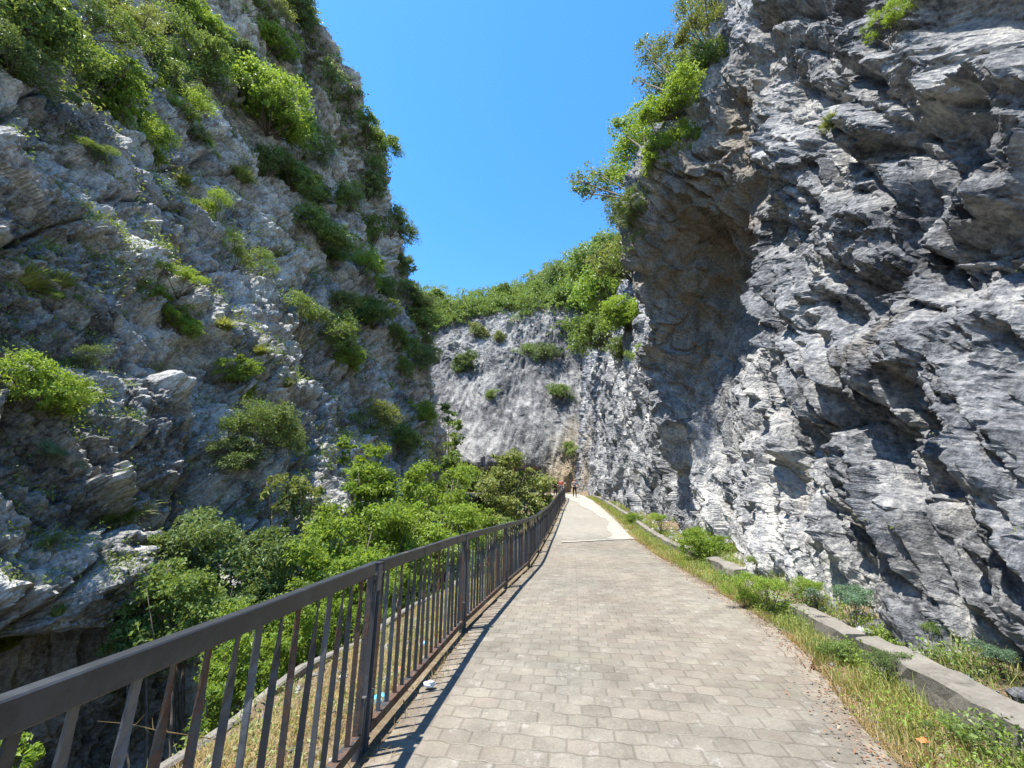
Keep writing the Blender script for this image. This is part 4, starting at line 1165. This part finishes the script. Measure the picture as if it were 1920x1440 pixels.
def foot_pos(rng, n):
    y = 1.5 + 34 * rng.uniform(0, 1, n) ** 1.7; x = XW(y) + rng.uniform(.22, 1.1, n)
    return np.stack([x, y, ground_z(x, y) + .005], 1)
def verge_pos(rng, n):
    y = 1.5 + 30 * rng.uniform(0, 1, n) ** 1.7; x = XR(y) + rng.normal(.05, .16, n)
    return np.stack([x, y, np.maximum(ground_z(x, y), GZ(y)) + .004], 1)
rubble('rock_rubble', 650, foot_pos, .02, .15, 71, 'broken pale stones lying at the foot of the right rock wall', ROCK_R)
rubble('gravel', 1500, verge_pos, .004, .022, 72, 'small gravel scattered along the right edge of the paving', ROCK_R)
def bank_pos(rng, n):
    y = 1.2 + 12 * rng.uniform(0, 1, n) ** 1.4; x = XF(y) - rng.uniform(.1, 1.7, n)
    return np.stack([x, y, ground_z(x, y) + .01], 1)
rubble('bank_stones', 500, bank_pos, .008, .05, 73, 'small pale stones among the dry weeds outside the railing', ROCK_L)

# individual plants along the right verge and wall
VP = 'leafy plants at the foot of the right wall'
for i, (px, py, Y, w, shape, tone, lab) in enumerate([
    (1325, 1025, 10.9, 95, 'roundb', 'bright', 'bushy bright plant where the far piece of low wall ends'),
    (1240, 985, 16.5, 50, 'loose', 'bright', 'small bright plant at the foot of the dark hollow'),
    (1185, 965, 21, 34, 'far', 'bright', 'little plant against the lit wall further along'),
    (1428, 1075, 8.0, 50, 'loose', 'mid', 'thin plant by the end of the exposed concrete'),
    (1445, 1150, 6.3, 95, 'loose', 'bright', 'spreading weed plant covering the wall edge'),
    (1395, 1130, 6.6, 60, 'looseb', 'bright', 'light green weed at the edge of the paving'),
    (1600, 1155, 5.1, 85, 'loose', 'blue', 'bluish green plant under the pale boulder face'),
    (1530, 1125, 5.9, 70, 'loose', 'bright', 'green plant left of the bluish one'),
    (1570, 1215, 4.6, 60, 'roundb', 'mid', 'compact leafy plant on the broken wall edge'),
    (1705, 1195, 4.5, 34, 'roundb', 'bright', 'small bright plant against the rock foot'),
    (1780, 1230, 4.05, 60, 'loose', 'mid', 'weed in the corner of the low wall and rock'),
    (1665, 1260, 4.0, 70, 'loose', 'dark', 'dark leaved plant leaning over the wall face'),
    (1895, 1300, 3.5, 70, 'loose', 'blue', 'bluish plant at the right edge of the photo'),
    (1790, 1360, 3.1, 60, 'loose', 'mid', 'low plant in the verge near the bottom right')]):
    p = at(px, py, Y); size = .74 * w * (Y * CP) / FPX
    z = float(ground_z(np.array([p[0]]), np.array([p[1]]))[0])
    plant('weed_plant', (p[0], p[1], z - .02), size, shape, tone, lab, 'plant', VP, seed=900 + i)
# dry twig poking out over the dark hole
mb = MB()
a, b = Vector(at(182, 1352, 3.1)), Vector(at(330, 1375, 3.3))
mb.tube([a, a.lerp(b, .4) + Vector((0, 0, .012)), a.lerp(b, .75), b, Vector(at(395, 1385, 3.5))], [.001, .0025, .003, .0035, .004], 5)
for t in (.45, .6, .7, .8, .88):
    c = a.lerp(b, t); mb.tube([c, c + Vector((.04 * (1 if t < .65 else -1), .02, .06 if t != .6 else -.05))], [.003, .001], 4)
tag(link('dry_stalk', mb.mesh('dry_stalk', LEAF['dry'])), 'pale dry stalk lying across the dark hollow behind the railing', 'stalk')

def cliff_weeds(cliff, name, n, size, tone, seed, label, thr, sel, per=16, nz=.42, k=.022):
    C0, N0 = LEDGE[cliff]
    rng = np.random.default_rng(seed)
    q = fbm(C0 * .55, 3, seed) + .35 * fbm(C0 * 2.4, 2, seed + 5)
    dist = np.linalg.norm(C0 - np.array([0, 0, CAM_H]), axis=1)
    ok = np.nonzero((N0[:, 2] > nz) & (q > thr) & sel(C0))[0]
    if not len(ok): return
    pick = rng.choice(ok, min(n, len(ok)), replace=False)
    kk = np.repeat(pick, per); dd = dist[kk]
    s = size * np.clip(dd / 14, .6, 3.2)
    off = rng.normal(size=(len(kk), 3)) * (s * 1.5)[:, None]; off[:, 2] = np.abs(off[:, 2]) * 1.1
    nr = rng.normal(size=(len(kk), 3)) + np.array([0, 0, .5]); nr /= np.linalg.norm(nr, axis=1, keepdims=True)
    V, F = leaves(C0[kk] + off, nr, s * rng.uniform(.5, 1.4, len(kk)), rng, .45)
    tone_v = np.clip(np.repeat(rng.uniform(0, .7, len(pick)), per) + rng.uniform(0, .3, len(kk)), 0, 1)
    tag(link(name, mesh_from(name, V, F, LEAF[tone], face_attrs={'tone': tone_v})), label, 'weeds', kind='stuff')
alln = lambda P: P[:, 2] > -1
cliff_weeds('left_cliff', 'ledge_weeds', 5200, .075, 'mid', 301, 'small green weeds rooted in the cracks of the left cliff', .10, alln)
cliff_weeds('left_cliff', 'dry_ledge_grass', 3600, .070, 'olive', 302, 'yellowish grass on the small ledges of the left cliff', .12, alln)
cliff_weeds('far_cliff', 'slab_weeds', 900, .10, 'olive', 303, 'thin weeds scattered over the far slab', .12, lambda P: (P[:, 2] > 10) & (P[:, 2] < 40), 12, .3)
cliff_weeds('right_cliff', 'rock_weeds', 260, .035, 'grass', 304, 'sparse weeds in cracks of the right wall', .22, lambda P: (P[:, 2] > .6) & (P[:, 1] > 2), 12)

# ------------------------------------------------------------------ railing
PY = [-1.9, .6] + [3.1 + 2.5 * i for i in range(15)]
POSTS = [Vector((float(XF(y)), y, float(GZ(y)))) for y in PY]
HR = 1.12
fence = empty('railing', POSTS[2], 'dark weathered steel railing with twisted bars running along the left of the path', 'railing')
fo = Vector(POSTS[2])
def rel(p): return Vector(p) - fo
def rusty(me, v):
    a = me.attributes.new('rusty', 'FLOAT', 'POINT'); a.data.foreach_set('value', [v] * len(me.vertices)); return me
# one twisted flat bar, standing on the bottom rail
def bar_mesh(k, twist0):
    w, t, h = .030, .009, HR - .19
    r = random.Random(k)
    V, F = [], []
    n = 14
    for i in range(n + 1):
        s = i / n
        ang = twist0 + R(90) * float(smooth(.62, .92, np.array(s))) + .12 * math.sin(s * 3 + k)
        bx = .004 * math.sin(s * 3.1 + k)
        for a, b in ((-w/2, -t/2), (w/2, -t/2), (w/2, t/2), (-w/2, t/2)):
            V.append((a * math.cos(ang) - b * math.sin(ang) + bx, a * math.sin(ang) + b * math.cos(ang), s * h))
    for i in range(n):
        for j in range(4): F.append((4*i + j, 4*i + (j + 1) % 4, 4*i + 4 + (j + 1) % 4, 4*i + 4 + j))
    F += [(3, 2, 1, 0), (4*n, 4*n + 1, 4*n + 2, 4*n + 3)]
    return V, F
barv = []
for k in range(5):
    V, F = bar_mesh(k, R(100))
    mb = MB(); mb.add(V, F)
    barv.append(rusty(mb.mesh('bar', (MET, MET_R, MET_P, MET_R, MET)[k]), (.0, .55, .15, .25, .3)[k]))
far_bars = MB()
rp = random.Random(4)
for i in range(len(POSTS) - 1):
    A, B = POSTS[i], POSTS[i + 1]
    d = (B - A); dn = Vector((d.x, d.y, 0)).normalized(); L = d.length
    s0, s1 = .075 / L, 1 - .075 / L
    a, b = A.lerp(B, s0), A.lerp(B, s1)
    near = 1 <= i <= 6
    panel = link('railing_panel', None, fence)
    panel.location = rel(a)
    def pr(p): return Vector(p) - a
    sag = rp.uniform(-.012, .012)
    up = Vector((0, 0, 1))
    # top rail: box section (slightly proud each side), bottom rail: flat plate on edge strip
    mb = MB()
    mid = a.lerp(b, .5) + up * (HR - .04 + sag)
    mb.prism(pr(a + up * (HR - .04)), pr(mid), .052, .082, bev=.005)
    mb.prism(pr(mid), pr(b + up * (HR - .04)), .052, .082, bev=.005)
    o = link('top_rail', rusty(mb.mesh('top_rail', MET), .05 + .25 * (i % 3 == 2)), panel)
    mb = MB()
    mb.prism(pr(a + up * .115), pr(b + up * .115), .058, .012)
    mb.prism(pr(a + up * .085 + dn.cross(up) * .020), pr(b + up * .085 + dn.cross(up) * .020), .014, .046)
    link('bottom_rail', rusty(mb.mesh('bottom_rail', MET_R), .45), panel)
    # end stiles: wide flat bars, rusting
    for e, sg in ((a, 1), (b, -1)):
        mb = MB(); q = e + dn * .022 * sg
        mb.prism(pr(q + up * .122), pr(q + up * (HR - .082) + dn * .008), .038, .012, up=dn)
        o = link('stile', rusty(mb.mesh('stile', MET_R), .5), panel)
    nb = 16
    for j in range(nb):
        s = (j + 1) / (nb + 1)
        p = a.lerp(b, s) + up * .121
        k = rp.randrange(5)
        yaw = math.atan2(dn.y, dn.x) + rp.uniform(-.35, .35)
        if near:
            o = bpy.data.objects.new('bar', barv[k]); C.objects.link(o); o.parent = panel
            o.location = pr(p); o.rotation_euler = (rp.uniform(-.012, .012), rp.uniform(-.012, .012), yaw)
        else:
            V, F = bar_mesh(k, R(100))
            c, s_ = math.cos(yaw), math.sin(yaw); q = rel(p)
            far_bars.add([(v[0] * c - v[1] * s_ + q.x, v[0] * s_ + v[1] * c + q.y, v[2] + q.z) for v in V], F)
o = link('bar', rusty(far_bars.mesh('bar', MET_R), .2), fence); o['kind'] = 'stuff'
for i, P in enumerate(POSTS):
    nxt = POSTS[min(i + 1, len(POSTS) - 1)]; prv = POSTS[max(i - 1, 0)]
    dn = (nxt - prv); dn.z = 0; dn.normalize(); up = Vector((0, 0, 1)); sd = dn.cross(up)
    p = P
    mb = MB()
    # upright channel: web plus two flanges, closed box at head
    mb.prism(rel(p - up * .15 - sd * .030), rel(p + up * 1.10 - sd * .030), .008, .076, up=dn)
    mb.prism(rel(p - up * .15 + dn * .034), rel(p + up * 1.10 + dn * .034), .058, .008, up=dn)
    mb.prism(rel(p - up * .15 - dn * .034), rel(p + up * 1.10 - dn * .034), .058, .008, up=dn)
    mb.prism(rel(p + up * .93 + sd * .0315), rel(p + up * 1.10 + sd * .0315), .006, .066, up=dn)
    post = link('post', rusty(mb.mesh('post', MET_P), .05), fence)
    mb = MB(); mb.prism(rel(p + up * 1.106), rel(p + up * 1.116), .078, .088, up=dn)
    link('cap', rusty(mb.mesh('cap', MET), .1), post)
    for sg in (1, -1):
        for z0, z1 in ((-.02, .30), (.93, 1.03)):
            mb = MB(); c = p + dn * .056 * sg
            mb.prism(rel(c + up * z0), rel(c + up * z1), .050, .032, up=dn, bev=.003)
            mb.prism(rel(c + up * (z1 + .004)), rel(c + up * (z1 + .012)), .060, .040, up=dn)
            for zb_ in (z0 + .06, z1 - .03):
                mb.tube([rel(c + up * zb_ + sd * .020), rel(c + up * zb_ + sd * .036)], .008, 6)
                mb.tube([rel(c + up * zb_ - sd * .020), rel(c + up * zb_ - sd * .036)], .008, 6)
            link('bracket', rusty(mb.mesh('bracket', MET_P if z0 < .5 else MET_R), .3), post)
# second piece of railing beyond the bend
f2 = empty('railing', (4.6, 42.6, GZ(42.6)), 'short piece of railing past the bend where two walkers stand', 'railing')
o2 = Vector(f2.location)
pts = [Vector((4.75, 41.2, GZ(41.2))), Vector((3.6, 43.2, GZ(43))), Vector((1.6, 44.6, GZ(44.5))), Vector((-1.2, 45.6, GZ(45.5)))]
for a, b in zip(pts[:-1], pts[1:]):
    mb = MB(); mb.prism(a - o2 + Vector((0, 0, 1.08)), b - o2 + Vector((0, 0, 1.08)), .05, .08)
    link('top_rail', rusty(mb.mesh('top_rail', MET), .1), f2)
    mb = MB()
    for k in range(15):
        p = a.lerp(b, (k + .5) / 15) - o2; mb.prism(p + Vector((0, 0, .1)), p + Vector((0, 0, 1.05)), .028, .009)
    link('bars', rusty(mb.mesh('bars', MET), .1), f2)
for p in pts:
    mb = MB(); mb.prism(p - o2 - Vector((0, 0, .1)), p - o2 + Vector((0, 0, 1.12)), .08, .08)
    link('post', rusty(mb.mesh('post', MET_P), .1), f2)

# ------------------------------------------------------------------ low concrete wall on the right
def low_wall(name, y0, y1, h, w, label, seed, step=.12, gap=None):
    n = int((y1 - y0) / step); ysw = np.linspace(y0, y1, n)
    sec = [(-.02, -.15), (0, h * .5), (.0, h - .02), (.02, h), (w * .5, h + .005), (w - .02, h), (w, h - .02), (w + .01, -.15)]
    V = []
    for y in ysw:
        x = float(XW(y)); z = float(GZ(y))
        for (a, b) in sec: V.append((x + a, y, z + b))
    V = np.array(V)
    # chips and settlement
    nse = fbm(V * 3.2, 4, seed); n2 = fbm(V * 9, 3, seed + 3)
    hid = V[:, 2] - np.repeat(GZ(ysw), len(sec))
    V[:, 0] += nse * .035 + n2 * .02
    V[:, 2] += np.where(hid > .05, -np.abs(fbm(V * 1.3, 3, seed + 9)) * .07 + n2 * .02, 0)
    k = len(sec)
    F = []
    for i in range(n - 1):
        for j in range(k - 1): F.append((i*k + j, i*k + j + 1, (i+1)*k + j + 1, (i+1)*k + j))
    me = bpy.data.meshes.new(name)
    F += [tuple(range(k))[::-1], tuple(range((n-1)*k, n*k))]
    me.from_pydata(V.tolist(), [], [f[::-1] for f in F]); me.materials.append(CONC); me.update()
    return tag(link(name, me), label, 'low wall', 'pieces of low concrete wall along the verge')
low_wall('concrete_wall', -3, 4.55, .26, .27, 'nearest long piece of low grey concrete wall at the bottom right', 3)
low_wall('concrete_wall', 4.75, 6.1, .20, .24, 'broken middle piece of low wall sunk among green weeds', 4)
low_wall('concrete_wall', 6.5, 7.9, .13, .22, 'barely showing buried piece of low wall under weeds', 6)
low_wall('concrete_wall', 8.5, 10.4, .26, .42, 'short clean pale topped piece of low wall beyond the weeds', 5)
low_wall('concrete_wall', 11.6, 40, .22, .22, 'thin far stretch of low wall curving along the rock foot', 7, .3)
# concrete lip on the outer edge of the bank
mb = MB()
yy = np.arange(1.5, 13, .5)
pl = [Vector((float(XF(y)) - 1.82 + .08 * math.sin(y * 2.1), y, float(ground_z(np.array([XF(y) - 1.6]), np.array([y]))[0]) - .045 + .02 * math.sin(y * 3.7))) for y in yy]
for a, b in zip(pl[:-1], pl[1:]): mb.prism(a, b, .11, .14, bev=.02)
tag(link('concrete_edging', mb.mesh('concrete_edging', CONC)), 'rough concrete edging along the outer rim of the dry bank', 'edging')

# ------------------------------------------------------------------ litter
def plastic(name, col):
    m = Mat(name, .35, .5); return m.done(col)
def crumple(name, loc, s, col, label, seed, flat=.5):
    rng = np.random.default_rng(seed)
    V, F = [], []
    nu, nv = 14, 9
    for i in range(nv + 1):
        th = math.pi * i / nv
        for j in range(nu):
            ph = 6.283 * j / nu
            V.append((math.sin(th) * math.cos(ph), math.sin(th) * math.sin(ph) * .75, math.cos(th) * flat))
    V = np.array(V); V *= (1 + .42 * vnoise(V * 2.3 + seed, seed) + .25 * vnoise(V * 5 + seed, seed + 1))[:, None] * s
    for i in range(nv):
        for j in range(nu): F.append((i*nu + j, (i+1)*nu + j, (i+1)*nu + (j+1) % nu, i*nu + (j+1) % nu))
    me = mesh_from(name, V, F, plastic(name + '_plastic', col))
    return tag(link(name, me, None, loc), label, 'litter', 'plastic litter beside the railing')
def gp(px, py):
    d = ray(px, py); s = (-CAM_H + .03) / d[2]; return Vector(d * s) + EYE
crumple('plastic_bag', gp(806, 1283), .042, (.62, .66, .70), 'crumpled white plastic bag on the path side of the railing', 3)
def gb(px, py):
    for k in range(400):
        t = 2 + k * .03; p = EYE + Vector(ray(px, py)).normalized() * t
        if p.z < float(ground_z(np.array([p.x]), np.array([p.y]))[0]) + .02: return p
    return p
crumple('plastic_wrapper', gb(713, 1312), .075, (.10, .42, .62), 'blue plastic wrapper behind the bars just past the near post', 5)
crumple('plastic_wrapper', gb(752, 1292), .06, (.60, .66, .74), 'pale wrapper behind the bars right of the blue wrapper', 6)
crumple('plastic_wrapper', gb(797, 1208), .06, (.20, .48, .70), 'light blue wrapper further along behind the bars', 7)
crumple('plastic_wrapper', gb(750, 1255), .045, (.60, .12, .14), 'small red wrapper on the bank behind the bars', 8)
crumple('plastic_bag', gb(735, 1165), .09, (.75, .55, .08), 'yellow bag in the greenery beyond the near post', 9)
# fallen orange-brown leaf in the verge
mb = MB(); q = gp(1732, 1397)
mb.add([q + Vector(v) for v in [(-.03, -.02, .02), (0, -.035, .03), (.035, -.01, .02), (.03, .02, .035), (0, .035, .02), (-.035, .015, .03), (0, 0, .028)]], [(0, 1, 6), (1, 2, 6), (2, 3, 6), (3, 4, 6), (4, 5, 6), (5, 0, 6)])
mm = Mat('dry_leaf_orange', .8, .2); tag(link('fallen_leaf', mb.mesh('fallen_leaf', mm.done((.45, .16, .06)))), 'curled orange fallen leaf in the grass at the bottom right', 'leaf')

# ------------------------------------------------------------------ the three walkers
def skin_obj(name, verts, edges, radii, mat, parent, root=0):
    me = bpy.data.meshes.new(name); me.from_pydata(verts, edges, []); me.materials.append(mat)
    o = link(name, me, parent)
    o.modifiers.new('skin', 'SKIN').use_smooth_shade = True
    lay = me.skin_vertices[0].data if me.skin_vertices else None
    if lay is None:
        bpy.context.view_layer.objects.active = o
        me.attributes.new
    for i, r in enumerate(radii):
        rr = r if isinstance(r, tuple) else (r, r)
        me.skin_vertices[0].data[i].radius = rr
        me.skin_vertices[0].data[i].use_root = (i == root)
    s = o.modifiers.new('sub', 'SUBSURF'); s.levels = s.render_levels = 2
    return o
def cloth(name, col): m = Mat(name, .9, .1); f = m.noise(40, 3); return m.done(m.mix(f, tuple(c * .8 for c in col), tuple(c * 1.15 for c in col)))
SKIN = cloth('skin', (.50, .31, .22)); HAIR = cloth('hair', (.02, .015, .012))
def person(loc, rz, shirt, trousers, label, armpose, h=1.0):
    o = empty('person', loc, label, 'person', None)
    o.rotation_euler = (0, 0, rz); o.scale = (h, h, h)
    ax = armpose
    V = [(0, 0, .95), (0, 0, 1.15), (0, 0, 1.38), (0, 0, 1.50), (0, .01, 1.60), (0, .02, 1.70),
         (.10, 0, .90), (.115, .02, .50), (.12, -.01, .09), (.125, .13, .04), (-.10, 0, .90), (-.13, -.04, .50), (-.135, -.09, .09), (-.14, .05, .04),
         (.19, 0, 1.40), (.25, ax[0], 1.13), (.23, ax[0] + ax[1], .92 + ax[2]), (.22, ax[0] + ax[1] * 1.4, .84 + ax[2] * 1.4),
         (-.19, 0, 1.40), (-.25, ax[0], 1.13), (-.23, ax[0] + ax[1], .92 + ax[2]), (-.22, ax[0] + ax[1] * 1.4, .84 + ax[2] * 1.4)]
    E = [(0, 1), (1, 2), (2, 3), (3, 4), (4, 5), (0, 6), (6, 7), (7, 8), (8, 9), (0, 10), (10, 11), (11, 12), (12, 13), (2, 14), (14, 15), (15, 16), (16, 17), (2, 18), (18, 19), (19, 20), (20, 21)]
    Rd = [(.13, .10), (.125, .09), (.15, .10), .055, .085, .085, .085, .055, .04, .035, .085, .055, .04, .035, .055, .04, .03, .035, .055, .04, .03, .035]
    skin_obj('body', V, E, Rd, SKIN, o)
    iv = [0, 1, 2, 14, 15, 18, 19]; m_ = {v: i for i, v in enumerate(iv)}
    skin_obj('shirt', [V[i] for i in iv], [(m_[a], m_[b]) for a, b in E if a in m_ and b in m_], [tuple(x * 1.18 for x in (Rd[i] if isinstance(Rd[i], tuple) else (Rd[i], Rd[i]))) for i in iv], shirt, o)
    iv = [0, 6, 7, 8, 10, 11, 12]; m_ = {v: i for i, v in enumerate(iv)}
    skin_obj('trousers', [V[i] for i in iv], [(m_[a], m_[b]) for a, b in E if a in m_ and b in m_], [tuple(x * 1.2 for x in (Rd[i] if isinstance(Rd[i], tuple) else (Rd[i], Rd[i]))) for i in iv], trousers, o)
    skin_obj('hair', [(0, -.03, 1.62), (0, -.015, 1.72)], [(0, 1)], [(.09, .085), (.092, .09)], HAIR, o)
    return o
DKT = cloth('black_cloth', (.015, .015, .018)); GRY = cloth('grey_cloth', (.20, .20, .22)); RED = cloth('red_cloth', (.50, .10, .07)); BLU = cloth('denim', (.05, .07, .12))
def gpt(x, y): return (x, y, float(GZ(y)) + .01)
person(gpt(6.0, 39.2), R(175), GRY, DKT, 'person in grey top and black trousers standing on the path', (.02, .12, .10))
person(gpt(5.25, 43.6), R(160), RED, BLU, 'person in red top behind the end of the railing', (.0, .05, .0), .98)
person(gpt(4.45, 42.0), R(190), DKT, DKT, 'person in black leaning at the railing past the bend', (.05, .12, .12), 1.0)
